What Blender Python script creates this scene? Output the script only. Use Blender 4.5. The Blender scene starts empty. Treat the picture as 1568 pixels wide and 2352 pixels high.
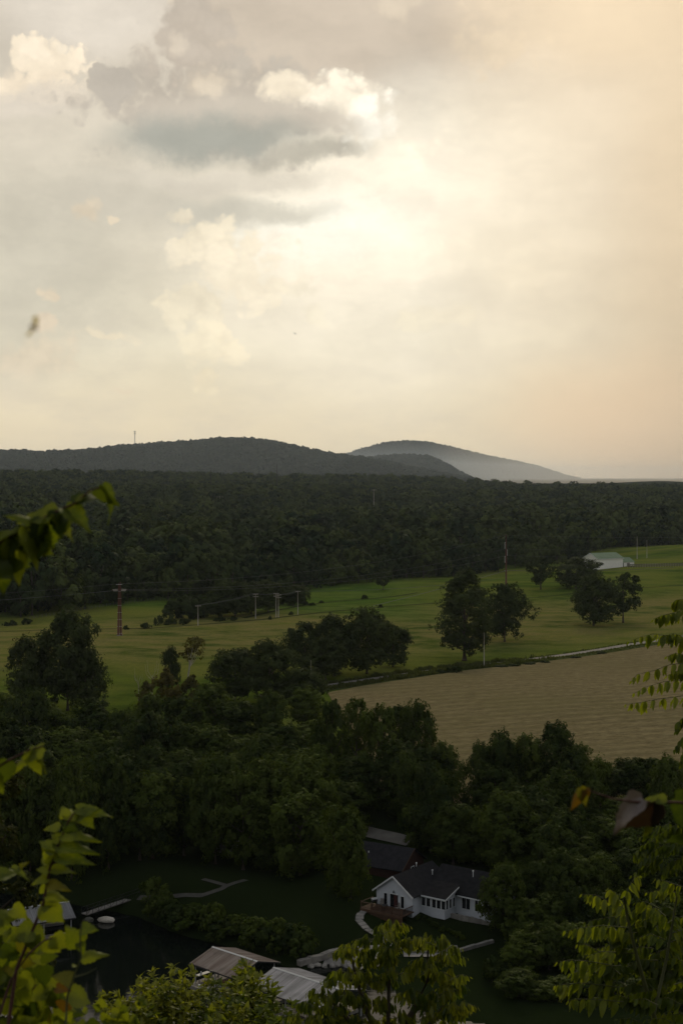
import bpy, bmesh, math, random
import numpy as np
from mathutils import Vector, Matrix
from math import sin, cos, pi, radians

random.seed(7)
RNG = np.random.default_rng(7)
SC = bpy.context.scene
COL = SC.collection

# ------------------------------------------------------------------ camera
F = 3267.0            # focal length in pixels of a 1568 px wide picture (50 mm lens, 36 mm tall sensor)
CX, HY = 784.0, 1095.0
CAMZ = 70.0
cd = bpy.data.cameras.new('camera')
cam = bpy.data.objects.new('camera', cd)
COL.objects.link(cam)
cd.sensor_fit = 'VERTICAL'
cd.sensor_height = 36.0
cd.lens = 50.0
cd.shift_y = (HY - 1176.0) / 2352.0
cd.clip_start = 0.1
cd.clip_end = 120000.0
cam.location = (0, 0, CAMZ)
cam.rotation_euler = (pi / 2, 0, 0)
cd.dof.use_dof = True
cd.dof.focus_distance = 300.0
cd.dof.aperture_fstop = 9.0
SC.camera = cam

SC.render.engine = 'CYCLES'
cy = SC.cycles
cy.use_denoising = True
try:
    cy.denoiser = 'OPENIMAGEDENOISE'
except Exception:
    pass
cy.max_bounces = 6
cy.diffuse_bounces = 2
cy.glossy_bounces = 2
cy.transmission_bounces = 3
cy.transparent_max_bounces = 4
cy.volume_bounces = 0
cy.sample_clamp_indirect = 4.0
cy.caustics_reflective = False
cy.caustics_refractive = False
vs = SC.view_settings
vs.view_transform = 'Standard'
vs.look = 'None'
vs.exposure = 0.0
vs.gamma = 1.0
vs.use_curve_mapping = False

# ------------------------------------------------------------------ node helpers
def s2l(r, g, b):
    def f(c):
        c /= 255.0
        return c / 12.92 if c <= 0.04045 else ((c + 0.055) / 1.055) ** 2.4
    return (f(r), f(g), f(b), 1.0)

class NT:
    def __init__(s, tree):
        s.t = tree
        tree.nodes.clear()
    def n(s, typ, ins=None, **attrs):
        nd = s.t.nodes.new(typ)
        for k, v in attrs.items():
            setattr(nd, k, v)
        for k, v in (ins or {}).items():
            s.put(nd.inputs[k], v)
        return nd
    def put(s, sock, v):
        if isinstance(v, bpy.types.NodeSocket):
            s.t.links.new(v, sock)
        else:
            sock.default_value = v
    def m(s, op, a, b=0.0, c=None, clamp=False):
        nd = s.t.nodes.new('ShaderNodeMath')
        nd.operation = op
        nd.use_clamp = clamp
        s.put(nd.inputs[0], a)
        s.put(nd.inputs[1], b)
        if c is not None:
            s.put(nd.inputs[2], c)
        return nd.outputs[0]
    def v(s, op, a, b=None, out=0):
        nd = s.t.nodes.new('ShaderNodeVectorMath')
        nd.operation = op
        s.put(nd.inputs[0], a)
        if b is not None:
            s.put(nd.inputs['Scale'] if op == 'SCALE' else nd.inputs[1], b)
        return nd.outputs['Value'] if out == 'v' else nd.outputs[0]
    def mix(s, f, a, b, mode='MIX'):
        nd = s.t.nodes.new('ShaderNodeMix')
        nd.data_type = 'RGBA'
        nd.blend_type = mode
        s.put(nd.inputs[0], f)
        s.put(nd.inputs[6], a)
        s.put(nd.inputs[7], b)
        return nd.outputs[2]
    def step(s, x, a, b, lo=0.0, hi=1.0):
        nd = s.t.nodes.new('ShaderNodeMapRange')
        nd.interpolation_type = 'SMOOTHSTEP'
        for k, val in (('Value', x), ('From Min', a), ('From Max', b), ('To Min', lo), ('To Max', hi)):
            s.put(nd.inputs[k], val)
        return nd.outputs[0]
    def noise(s, vec, scale, detail=4.0, rough=0.55, col=False):
        nd = s.t.nodes.new('ShaderNodeTexNoise')
        s.put(nd.inputs['Vector'], vec)
        nd.inputs['Scale'].default_value = scale
        nd.inputs['Detail'].default_value = detail
        nd.inputs['Roughness'].default_value = rough
        return nd.outputs['Color'] if col else nd.outputs[0]

# ------------------------------------------------------------------ sky
SUN_AZ, SUN_EL = 6.0, 32.0        # behind the clouds ahead, degrees right of the view axis
world = bpy.data.worlds.new('World')
SC.world = world
world.use_nodes = True
W = NT(world.node_tree)
tc = W.n('ShaderNodeTexCoord')
D3 = tc.outputs['Generated']
sep = W.n('ShaderNodeSeparateXYZ', {0: D3})
az = W.m('ARCTAN2', sep.outputs[0], sep.outputs[1])
el = W.m('ARCSINE', sep.outputs[2])
U = W.m('MULTIPLY', az, 3.267)
V = W.m('MULTIPLY', el, 3.267)
PV = W.n('ShaderNodeCombineXYZ', {0: U, 1: V}).outputs[0]
half = (0.5, 0.5, 0.5)
wa = W.v('SCALE', W.v('SUBTRACT', W.noise(D3, 9.0, 3.0, 0.5, True), half), 0.30)
wb = W.v('SCALE', W.v('SUBTRACT', W.noise(D3, 30.0, 9.0, 0.66, True), half), 0.17)
P0 = W.v('ADD', PV, W.v('SCALE', wa, 0.5))
P1 = W.v('ADD', W.v('ADD', PV, W.v('SCALE', wa, 0.5)), W.v('SCALE', wb, 0.5))
P2 = W.v('ADD', W.v('ADD', PV, W.v('SCALE', wa, 0.2)), W.v('SCALE', wb, 0.4))
PS = (P0, P1, P2)
rp = W.n('ShaderNodeValToRGB', {0: W.m('MULTIPLY', V, 0.3)})
cr = rp.color_ramp
cr.elements[0].position = 0.0
cr.elements[0].color = s2l(228, 210, 176)
cr.elements[1].position = 1.0
cr.elements[1].color = s2l(142, 147, 153)
for p, c in ((0.03, (228, 212, 180)), (0.09, (226, 216, 190)), (0.18, (213, 204, 184)), (0.32, (204, 193, 176)), (0.5, (182, 175, 164))):
    e = cr.elements.new(p)
    e.color = s2l(*c)
back = W.step(sep.outputs[1], 0.7, -0.5)
sky_c = W.mix(W.m('MULTIPLY', back, 0.75), rp.outputs[0], s2l(142, 149, 157))
fine = W.noise(W.v('MULTIPLY', D3, (1, 1, 2.2)), 14.0, 7.0, 0.58)
sky_c = W.mix(W.step(fine, 0.38, 0.70, 0.0, 0.35), sky_c, s2l(196, 186, 170))

def cells(scale, sm):
    vn = W.n('ShaderNodeTexVoronoi', {'Scale': scale / 3.267, 'Vector': W.v('ADD', PV, W.v('SCALE', wb, 0.33))}, feature='F1', voronoi_dimensions='2D')
    return vn.outputs['Distance']
# cauliflower heads: three sizes of rounded cells
BIL = W.m('ADD', W.m('ADD', W.m('MULTIPLY', cells(30.0, 0.25), 0.42), W.m('MULTIPLY', cells(72.0, 0.25), 0.30)), W.m('ADD', W.m('MULTIPLY', cells(170.0, 0.3), 0.16), W.m('MULTIPLY', W.noise(D3, 60.0, 5.0, 0.6), 0.22)))
CREV = W.step(BIL, 0.32, 0.62, 0.0, 0.7)

def blob(c, px, py, rx, ry, rgb, op=1.0, s0=0.5, s1=1.0, warp=1, rot=0.0):
    q = W.v('SUBTRACT', PS[warp], ((px - 784) / 1000.0, (1095 - py) / 1000.0, 0.0))
    if rot:
        vr = W.n('ShaderNodeVectorRotate', {'Vector': q, 'Angle': radians(rot)}, rotation_type='Z_AXIS')
        q = vr.outputs[0]
    q = W.v('MULTIPLY', q, (1000.0 / rx, 1000.0 / ry, 0.0))
    d = W.v('LENGTH', q, out='v')
    col = s2l(*rgb)
    if warp == 2:
        d = W.m('ADD', d, W.m('MULTIPLY', W.m('SUBTRACT', BIL, 0.46), 1.7))
        col = W.mix(CREV, col, s2l(rgb[0] * 0.94, rgb[1] * 0.935, rgb[2] * 0.93))
    f = W.step(d, s1, s0, 0.0, op)
    return W.mix(f, c, col)
TEX = W.noise(D3, 22.0, 8.0, 0.6)
for b in (
    (870, 590, 640, 470, (250, 239, 216), 0.9, 0.1, 1.0, 0),
    (1000, 420, 520, 260, (251, 241, 219), 0.8, 0.1, 1.0, 0),
    (760, 540, 330, 130, (255, 250, 232), 0.95, 0.1, 1.0, 1),
    (1180, 590, 340, 120, (252, 240, 214), 0.5, 0.1, 1.0, 1),
    (1640, 620, 300, 760, (219, 201, 172), 0.9, 0.3, 1.05, 0),
    (1520, 980, 520, 240, (240, 211, 176), 0.9, 0.2, 1.0, 0),
    (20, 640, 480, 300, (204, 197, 178), 0.75, 0.2, 1.0, 0),
    (330, 480, 330, 110, (208, 200, 182), 0.7, 0.2, 1.0, 1),
    # the dark deck along the top
    (1120, -10, 760, 215, (190, 176, 157), 0.97, 0.55, 1.05, 1),
    (1500, 70, 460, 190, (200, 185, 160), 0.85, 0.3, 1.05, 0),
    (640, 60, 340, 230, (196, 182, 163), 0.92, 0.6, 1.0, 1),
    (1120, 40, 120, 60, (204, 188, 164), 0.6, 0.2, 1.0, 2),
    (930, 30, 110, 50, (214, 199, 175), 0.6, 0.2, 1.0, 2),
    (1160, 150, 130, 60, (212, 196, 170), 0.6, 0.3, 1.0, 2),
    # pale upper left
    (190, 90, 280, 130, (221, 211, 195), 0.9, 0.3, 1.0, 1),
    (60, 15, 130, 55, (238, 221, 194), 0.9, 0.5, 1.0, 2),
    (385, 20, 70, 55, (241, 226, 200), 0.85, 0.5, 1.0, 2),
    (120, 190, 110, 62, (251, 235, 208), 0.95, 0.7, 1.0, 2),
    (80, 240, 180, 45, (248, 231, 204), 0.9, 0.4, 1.0, 2),
    (40, 275, 220, 40, (214, 203, 186), 0.8, 0.3, 1.0, 1),
    # the grey cloud with its towers
    (510, 265, 350, 140, (185, 175, 160), 0.97, 0.55, 1.0, 2),
    (430, 130, 125, 140, (188, 176, 160), 0.95, 0.5, 1.0, 2),
    (255, 235, 60, 55, (183, 174, 160), 0.9, 0.7, 1.0, 2),
    (395, 145, 26, 40, (222, 208, 186), 0.5, 0.1, 1.0, 2),
    (480, 225, 95, 42, (222, 207, 183), 0.7, 0.2, 1.0, 2),
    (670, 232, 120, 44, (240, 226, 200), 0.85, 0.35, 1.0, 2),
    (780, 250, 105, 75, (250, 239, 216), 0.95, 0.45, 1.0, 2),
    (850, 300, 85, 75, (255, 249, 232), 0.97, 0.4, 1.0, 2),
    (600, 300, 330, 55, (190, 180, 164), 0.9, 0.4, 1.0, 1),
    (480, 345, 330, 64, (157, 157, 146), 0.97, 0.2, 1.0, 1, -3),
    (690, 372, 230, 36, (178, 172, 156), 0.9, 0.25, 1.0, 1, -9),
    (520, 425, 370, 34, (214, 205, 187), 0.8, 0.3, 1.0, 1),
    (600, 490, 240, 42, (199, 193, 176), 0.8, 0.3, 1.0, 1, 4),
    
    
    
    
    (960, 350, 130, 50, (254, 243, 220), 0.7, 0.3, 1.0, 2),
    (500, 500, 130, 60, (203, 197, 180), 0.75, 0.3, 1.0, 1),
    (440, 512, 42, 30, (240, 227, 200), 0.8, 0.5, 1.0, 2), (505, 545, 38, 30, (247, 235, 209), 0.85, 0.5, 1.0, 2),
    (425, 590, 40, 32, (244, 231, 204), 0.8, 0.5, 1.0, 2), (580, 590, 42, 34, (249, 238, 213), 0.8, 0.5, 1.0, 2),
    (645, 565, 36, 32, (251, 241, 219), 0.7, 0.5, 1.0, 2), (380, 700, 30, 24, (238, 226, 198), 0.8, 0.5, 1.0, 2),
    (405, 738, 34, 30, (240, 228, 200), 0.8, 0.5, 1.0, 2), (505, 775, 34, 28, (243, 230, 202), 0.8, 0.5, 1.0, 2),
    (525, 815, 32, 30, (242, 229, 201), 0.8, 0.5, 1.0, 2), (455, 862, 28, 26, (242, 228, 198), 0.8, 0.5, 1.0, 2),
    (940, 745, 36, 22, (247, 236, 210), 0.7, 0.5, 1.0, 2), (715, 720, 36, 34, (243, 232, 206), 0.6, 0.5, 1.0, 2),
    (150, 165, 34, 30, (254, 240, 215), 0.9, 0.5, 1.0, 2), (90, 165, 36, 28, (253, 238, 212), 0.9, 0.5, 1.0, 2),
    # lit cumulus lower down
    (500, 560, 90, 55, (244, 231, 203), 0.85, 0.6, 1.0, 2),
    (560, 640, 130, 95, (246, 233, 206), 0.8, 0.6, 1.0, 2),
    (460, 700, 95, 60, (236, 224, 196), 0.7, 0.6, 1.0, 2),
    (480, 800, 70, 55, (241, 228, 198), 0.7, 0.6, 1.0, 2),
    (470, 870, 38, 42, (240, 226, 194), 0.6, 0.6, 1.0, 2),
    (690, 660, 60, 45, (240, 229, 203), 0.6, 0.5, 1.0, 2),
    (205, 515, 52, 32, (227, 211, 184), 0.8, 0.4, 1.0, 2),
    (280, 530, 22, 11, (236, 219, 190), 0.8, 0.4, 1.0, 2),
    (130, 690, 40, 24, (231, 214, 186), 0.8, 0.4, 1.0, 2),
    (112, 752, 34, 26, (229, 211, 184), 0.8, 0.4, 1.0, 2),
    (260, 775, 70, 13, (233, 219, 190), 0.7, 0.3, 1.0, 2),
    (90, 830, 170, 62, (228, 212, 185), 0.7, 0.2, 1.0, 2),
    (285, 895, 45, 15, (233, 216, 188), 0.7, 0.4, 1.0, 2),
    (1000, 735, 130, 40, (246, 234, 206), 0.5, 0.4, 1.0, 2),
    (1200, 640, 90, 40, (247, 235, 209), 0.4, 0.4, 1.0, 2),
):
    sky_c = blob(sky_c, *b)
# relief: the sides of the billows that face the glow are brighter
to = W.v('NORMALIZE', W.v('SUBTRACT', (0.0, 0.985, 0.17), D3))
def relief(scale, step_, amp, detail):
    a_ = W.noise(D3, scale, detail, 0.58)
    b_ = W.noise(W.v('ADD', D3, W.v('SCALE', to, step_)), scale, detail, 0.58)
    return W.m('MULTIPLY', W.m('SUBTRACT', a_, b_), amp)
rl = W.m('ADD', relief(9.0, 0.016, 0.24, 3.0), relief(34.0, 0.006, 0.10, 5.0))
rl = W.m('MULTIPLY', rl, W.step(el, 0.035, 0.12))
rl = W.m('ADD', 1.0, W.m('MINIMUM', W.m('MAXIMUM', rl, -0.10), 0.10))
lay = W.noise(W.v('ADD', W.v('MULTIPLY', D3, (1.0, 1.0, 2.6)), W.v('SCALE', wb, 0.3)), 7.0, 8.0, 0.62)
lay = W.m('MULTIPLY', W.m('SUBTRACT', W.step(lay, 0.30, 0.70), 0.5), W.step(el, 0.02, 0.14, 0.05, 0.22))
rl = W.m('ADD', rl, lay)
sky_c = W.v('SCALE', sky_c, rl)
nish = W.n('ShaderNodeTexSky')
nish.sky_type = 'NISHITA'
nish.sun_disc = False
nish.sun_elevation = radians(SUN_EL)
nish.sun_rotation = radians(SUN_AZ)
nish.altitude = 150
nish.dust_density = 3.0
bg1 = W.n('ShaderNodeBackground', {0: nish.outputs[0], 1: 0.05})
bg2 = W.n('ShaderNodeBackground', {0: sky_c, 1: 1.1})
mx = W.n('ShaderNodeMixShader', {0: 0.95, 1: bg1.outputs[0], 2: bg2.outputs[0]})
W.n('ShaderNodeOutputWorld', {0: mx.outputs[0]})

# ------------------------------------------------------------------ sun, veiled by cloud
sd = bpy.data.lights.new('sun', 'SUN')
sd.energy = 1.5
sd.angle = radians(11)
sd.color = (1.0, 0.86, 0.62)
sun = bpy.data.objects.new('sun', sd)
COL.objects.link(sun)
sv = Vector((sin(radians(SUN_AZ)) * cos(radians(SUN_EL)), cos(radians(SUN_AZ)) * cos(radians(SUN_EL)), sin(radians(SUN_EL))))
sun.rotation_euler = sv.to_track_quat('Z', 'Y').to_euler()

# ------------------------------------------------------------------ scene helpers
def tag(o, label=None, cat=None, group=None, kind=None):
    for k, val in (('label', label), ('category', cat), ('group', group), ('kind', kind)):
        if val:
            o[k] = val
    return o

def empty(name, loc=(0, 0, 0), rz=0.0, label=None, cat=None, group=None):
    o = bpy.data.objects.new(name, None)
    o.empty_display_size = 0.2
    COL.objects.link(o)
    o.location = loc
    o.rotation_euler = (0, 0, rz)
    return tag(o, label, cat, group)

def obj(name, me, parent=None, mat=None, kind=None, loc=None):
    o = bpy.data.objects.new(name, me)
    COL.objects.link(o)
    if parent is not None:
        o.parent = parent
    if mat is not None and not me.materials:
        me.materials.append(mat)
    if kind:
        o['kind'] = kind
    if loc is not None:
        o.location = loc
    return o

def np_mesh(name, co, faces, smooth=False):
    """co (n,3); faces (m,k)"""
    co = np.ascontiguousarray(co, np.float32)
    faces = np.ascontiguousarray(faces, np.int32)
    me = bpy.data.meshes.new(name)
    m, k = faces.shape
    me.vertices.add(len(co))
    me.vertices.foreach_set('co', co.ravel())
    me.loops.add(m * k)
    me.loops.foreach_set('vertex_index', faces.ravel())
    me.polygons.add(m)
    me.polygons.foreach_set('loop_start', np.arange(0, m * k, k, dtype=np.int32))
    if smooth:
        me.polygons.foreach_set('use_smooth', np.ones(m, bool))
    me.update(calc_edges=True)
    return me

class MB:
    """collects simple solids, then becomes one mesh"""
    def __init__(s):
        s.v, s.f = [], []
    def add(s, vs_, fs_):
        b = len(s.v)
        s.v += [tuple(p) for p in vs_]
        s.f += [tuple(i + b for i in f) for f in fs_]
        return s
    def box(s, c, d, M=None):
        x, y, z = d[0] / 2, d[1] / 2, d[2] / 2
        vv = [Vector((i, j, k)) for k in (-z, z) for j in (-y, y) for i in (-x, x)]
        if M is not None:
            vv = [M @ p for p in vv]
        vv = [p + Vector(c) for p in vv]
        return s.add(vv, [(0, 2, 3, 1), (4, 5, 7, 6), (0, 1, 5, 4), (2, 6, 7, 3), (0, 4, 6, 2), (1, 3, 7, 5)])
    def bar(s, a, b, w, h=None, up=(0, 0, 1)):
        a, b = Vector(a), Vector(b)
        t = (b - a).normalized()
        u = Vector(up)
        if abs(t.dot(u)) > 0.97:
            u = Vector((1, 0, 0))
        r = t.cross(u).normalized()
        u = r.cross(t)
        h = h or w
        q = [r * (w / 2 * i) + u * (h / 2 * j) for i, j in ((-1, -1), (1, -1), (1, 1), (-1, 1))]
        return s.add([a + p for p in q] + [b + p for p in q],
                     [(3, 2, 1, 0), (4, 5, 6, 7)] + [(i, (i + 1) % 4, (i + 1) % 4 + 4, i + 4) for i in range(4)])
    def tube(s, pts, r0, r1=None, n=6, cap=True):
        pts = [Vector(p) for p in pts]
        r1 = r0 if r1 is None else r1
        rings = []
        for i, p in enumerate(pts):
            t = (pts[min(i + 1, len(pts) - 1)] - pts[max(i - 1, 0)]).normalized()
            u = Vector((0, 0, 1)) if abs(t.z) < 0.9 else Vector((1, 0, 0))
            a = t.cross(u).normalized()
            b = a.cross(t)
            r = r0 + (r1 - r0) * i / max(1, len(pts) - 1)
            rings.append([p + a * (r * cos(2 * pi * k / n)) + b * (r * sin(2 * pi * k / n)) for k in range(n)])
        fs_ = [(i * n + k, i * n + (k + 1) % n, (i + 1) * n + (k + 1) % n, (i + 1) * n + k)
               for i in range(len(pts) - 1) for k in range(n)]
        if cap:
            fs_ += [tuple(range(n)), tuple(range((len(pts) - 1) * n + n - 1, (len(pts) - 1) * n - 1, -1))]
        return s.add([p for ring in rings for p in ring], fs_)
    def build(s, name, mat=None, parent=None, kind=None, smooth=False):
        me = s.mesh(name, smooth)
        return obj(name, me, parent, mat, kind)
    def mesh(s, name, smooth=False):
        me = bpy.data.meshes.new(name)
        me.from_pydata(s.v, [], s.f)
        if smooth:
            for p in me.polygons:
                p.use_smooth = True
        me.update()
        return me

# ------------------------------------------------------------------ terrain
SHX = np.array([-300, -70, -45, -32.7, -25, -18, -5.9, -1, 22, 40, 80, 300.])
SHY = np.array([262, 246, 234, 227, 218, 213, 201.6, 206, 208, 206, 200, 190.])
EA, EB = np.array([-140., 583.]), np.array([203., 1000.])
ED = (EB - EA) / np.linalg.norm(EB - EA)
EN = np.array([-ED[1], ED[0]])

def edge_d(x, y):
    return (x - EA[0]) * EN[0] + (y - EA[1]) * EN[1]

def ss(t):
    t = np.clip(t, 0, 1)
    return t * t * (3 - 2 * t)

def H(x, y):
    x = np.asarray(x, float)
    y = np.asarray(y, float)
    d = y - np.interp(x, SHX, SHY)
    spit = np.interp(x, [-2, 4, 10, 18, 40, 80, 300], [0, 6, 20, 31, 44, 48, 30])   # low bank in front of the lawn
    d = np.where(d < 0, np.minimum(d + spit, 0.0), d)
    far = np.interp(d, [-6, -2, 0, 8, 14, 40, 62, 100], [-2.5, -1.0, 0.35, 2.9, 4.4, 6.6, 10.0, 12.0])
    far = far - ss((d - 12) / 20) * ss((112 - d) / 22) * ss((4 - x) / 14) * np.interp(d, [0, 40, 62, 100], [0, 3.0, 6.0, 7.5])
    roll = ss((d - 70) / 80) * (0.9 * np.sin(y / 31.0 + x / 60.0 + 1.0) + 0.6 * np.sin(x / 40.0 - y / 55.0)) * ss((1100 - y) / 200)
    e = edge_d(x, y)
    rise = np.interp(e, [0, 60, 400, 900, 1350, 1700, 2300], [0, 0, 8, 24, 42, 36, 6])
    rise = rise + ss(e / 300) * ss((2600 - e) / 600) * (2.6 * np.sin(e / 85.0 + x / 170.0) + 2.2 * np.sin(x / 110.0 - e / 210.0))
    knoll = 13.0 * np.exp(-((x - 330) / 120.0) ** 2 - ((y - 1010) / 120.0) ** 2)
    land = far + roll + rise + knoll
    near = np.interp(y, [-150, 0, 2.5, 6, 62, 70], [150, 68.3, 68.2, 63.0, -2.5, -2.5])  # unseen slope behind the camera added high to block the rear sky
    return np.where(y < 70, near, land)

def Hs(x, y):
    return float(H(x, y))

def P(px, py, Y):
    """the point seen at pixel (px, py) of the 1568 px picture at distance Y"""
    return Vector(((px - CX) / F * Y, Y, CAMZ - (py - HY) / F * Y))

def hit(px, py, y0=150.0):
    """where the sight line through (px, py) meets the ground"""
    ys = np.arange(y0, 3000, 0.5)
    xs = (px - CX) / F * ys
    zs = CAMZ - (py - HY) / F * ys
    i = int(np.argmax(H(xs, ys) >= zs))
    return Vector((xs[i], ys[i], Hs(xs[i], ys[i])))

# ------------------------------------------------------------------ materials
def mat_new(name):
    m = bpy.data.materials.new(name)
    m.use_nodes = True
    return m, NT(m.node_tree)

def mat_plain(name, c, rough=0.8, var=0.25, scale=3.0, metal=0.0, bump=0.0, spec=0.3, stretch=(1, 1, 1)):
    m, t = mat_new(name)
    tx = t.n('ShaderNodeTexCoord')
    vec = t.v('MULTIPLY', tx.outputs['Object'], stretch)
    n1 = t.noise(vec, scale, 6.0, 0.6)
    cc = (c[0], c[1], c[2], 1)
    lo = tuple(k * (1 - var) for k in c) + (1,)
    hi = tuple(min(1, k * (1 + var)) for k in c) + (1,)
    col = t.mix(t.step(n1, 0.3, 0.7), lo, hi)
    oi = t.n('ShaderNodeObjectInfo')
    col = t.mix(0.5, col, t.mix(oi.outputs['Random'], lo, hi))
    b = t.n('ShaderNodeBsdfPrincipled', {'Base Color': col, 'Roughness': rough, 'Metallic': metal, 'Specular IOR Level': spec})
    if bump:
        bp = t.n('ShaderNodeBump', {'Strength': bump, 'Distance': 0.05, 'Height': n1})
        t.put(b.inputs['Normal'], bp.outputs[0])
    t.n('ShaderNodeOutputMaterial', {0: b.outputs[0]})
    return m

def mat_leaf(name, ca, cb, cc=None, trans=0.35, gloss=0.008, nscale=0.35, rough=0.45):
    """foliage: colour differs from plant to plant and from spray to spray"""
    m, t = mat_new(name)
    tx = t.n('ShaderNodeTexCoord')
    oi = t.n('ShaderNodeObjectInfo')
    n1 = t.noise(t.v('ADD', tx.outputs['Object'], t.v('SCALE', (7.1, 3.3, 5.7), oi.outputs['Random'])), nscale, 4.0, 0.65)
    a, b = tuple(ca) + (1,), tuple(cb) + (1,)
    col = t.mix(t.step(oi.outputs['Random'], 0.0, 1.0), a, b)
    col = t.mix(t.step(n1, 0.35, 0.75, 0.0, 0.6), col, tuple(cc or cb) + (1,))
    geo = t.n('ShaderNodeNewGeometry')
    col = t.mix(t.m('MULTIPLY', geo.outputs['Random Per Island'], 0.35), col, tuple(k * 0.55 for k in ca) + (1,))
    d = t.n('ShaderNodeBsdfDiffuse', {0: col})
    tr = t.n('ShaderNodeBsdfTranslucent', {0: t.mix(1.0, col, (1.25, 1.25, 0.6, 1), 'MULTIPLY')})
    s = t.n('ShaderNodeMixShader', {0: trans, 1: d.outputs[0], 2: tr.outputs[0]})
    g = t.n('ShaderNodeBsdfGlossy', {0: (0.7, 0.7, 0.7, 1), 1: rough})
    s2 = t.n('ShaderNodeMixShader', {0: gloss, 1: s.outputs[0], 2: g.outputs[0]})
    t.n('ShaderNodeOutputMaterial', {0: s2.outputs[0]})
    return m

M = {}
M['leaf_dark'] = mat_leaf('broadleaf foliage', (0.015, 0.031, 0.006), (0.066, 0.094, 0.012), (0.085, 0.105, 0.012), trans=0.22)
M['leaf_mid'] = mat_leaf('meadow tree foliage', (0.028, 0.044, 0.011), (0.040, 0.056, 0.014), (0.060, 0.070, 0.016), trans=0.22)
M['leaf_yellow'] = mat_leaf('yellowing foliage', (0.10, 0.085, 0.015), (0.085, 0.085, 0.018), (0.11, 0.09, 0.02))
M['leaf_far'] = mat_leaf('far woodland foliage', (0.013, 0.030, 0.010), (0.070, 0.094, 0.020), (0.090, 0.105, 0.022), trans=0.12, nscale=0.08)
M['leaf_hill'] = mat_leaf('hill woodland foliage', (0.020, 0.032, 0.014), (0.042, 0.054, 0.022), trans=0.1, nscale=0.02)
M['bark'] = mat_plain('bark', (0.07, 0.055, 0.04), 0.9, 0.4, 2.0, bump=0.4)
M['bark_pale'] = mat_plain('pale bark', (0.42, 0.38, 0.32), 0.8, 0.25, 1.5)

def mat_ground():
    m, t = mat_new('ground')
    g = t.n('ShaderNodeNewGeometry')
    p = g.outputs['Position']
    sp = t.n('ShaderNodeSeparateXYZ', {0: p})
    x, y = sp.outputs[0], sp.outputs[1]
    # grass strips and painted sunlit bands run along the slope, roughly left to right
    ps = t.v('MULTIPLY', p, (0.6, 1.0, 0.0))
    n_big = t.noise(ps, 0.022, 5.0, 0.6)
    n_mid = t.noise(ps, 0.085, 8.0, 0.72)
    n_sm = t.noise(p, 0.9, 5.0, 0.7)
    green = (0.100, 0.140, 0.016, 1)
    green2 = (0.042, 0.074, 0.010, 1)
    tan = (0.215, 0.170, 0.066, 1)
    olive = (0.150, 0.160, 0.030, 1)
    c = t.mix(t.step(n_mid, 0.35, 0.65), green2, green)
    c = t.mix(t.step(n_big, 0.40, 0.62, 0.0, 0.85), c, olive)
    # the rise in the middle of the pasture has gone dry
    q = t.m('ADD', y, t.m('MULTIPLY', x, -0.45))
    dry = t.m('MULTIPLY', t.step(q, 430.0, 500.0), t.step(q, 660.0, 590.0))
    dry = t.m('MULTIPLY', dry, t.step(n_mid, 0.33, 0.62))
    c = t.mix(t.m('MULTIPLY', dry, 0.75), c, tan)
    mead = t.step(t.m('ADD', y, t.m('MULTIPLY', x, 0.55)), 560.0, 600.0)
    mead = t.m('MULTIPLY', mead, t.step(x, 60.0, 20.0))
    c = t.mix(t.m('MULTIPLY', mead, 0.7), c, t.mix(t.step(n_mid, 0.4, 0.6), (0.044, 0.092, 0.013, 1), (0.084, 0.142, 0.020, 1)))
    c = t.mix(t.step(n_sm, 0.35, 0.75, 0.0, 0.45), c, (0.05, 0.06, 0.018, 1))
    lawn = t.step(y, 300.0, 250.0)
    c = t.mix(lawn, c, t.mix(n_sm, (0.009, 0.016, 0.005, 1), (0.016, 0.023, 0.007, 1)))  # lawn grass darkened, tree shade put into its colour
    wood = t.step(y, 1100.0, 1300.0)
    c = t.mix(wood, c, (0.03, 0.036, 0.018, 1))
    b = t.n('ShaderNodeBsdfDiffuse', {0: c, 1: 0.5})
    bp = t.n('ShaderNodeBump', {'Strength': 0.6, 'Distance': 0.5, 'Height': t.noise(p, 0.35, 8.0, 0.75)})
    t.put(b.inputs['Normal'], bp.outputs[0])
    t.n('ShaderNodeOutputMaterial', {0: b.outputs[0]})
    return m
M['ground'] = mat_ground()

def mat_field():
    m, t = mat_new('cut hay stubble')
    g = t.n('ShaderNodeNewGeometry')
    p = g.outputs['Position']
    r = t.n('ShaderNodeVectorRotate', {'Vector': p, 'Angle': radians(-14)}, rotation_type='Z_AXIS')
    wob = t.v('SCALE', t.v('SUBTRACT', t.noise(p, 0.03, 3.0, 0.5, True), half), 3.5)
    q = t.v('ADD', r.outputs[0], wob)
    w1 = t.n('ShaderNodeTexWave', {'Vector': q, 'Scale': 0.06, 'Distortion': 0.5, 'Detail': 3.0, 'Detail Scale': 2.0}, bands_direction='Y')
    n1 = t.noise(t.v('MULTIPLY', q, (0.45, 1.0, 1.0)), 0.9, 8.0, 0.78)
    n2 = t.noise(p, 0.02, 4.0, 0.6)
    c = t.mix(t.step(n1, 0.3, 0.7), (0.115, 0.092, 0.046, 1), (0.265, 0.216, 0.112, 1))
    c = t.mix(t.m('MULTIPLY', t.step(w1.outputs['Fac'], 0.35, 0.8), t.step(n2, 0.35, 0.6, 0.08, 0.40)), c, (0.13, 0.115, 0.05, 1))
    c = t.mix(t.step(n2, 0.42, 0.7, 0.0, 0.55), c, (0.17, 0.145, 0.065, 1))
    b = t.n('ShaderNodeBsdfDiffuse', {0: c, 1: 0.5})
    bp = t.n('ShaderNodeBump', {'Strength': 0.7, 'Distance': 0.3, 'Height': t.m('ADD', n1, w1.outputs['Fac'])})
    t.put(b.inputs['Normal'], bp.outputs[0])
    t.n('ShaderNodeOutputMaterial', {0: b.outputs[0]})
    return m
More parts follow.
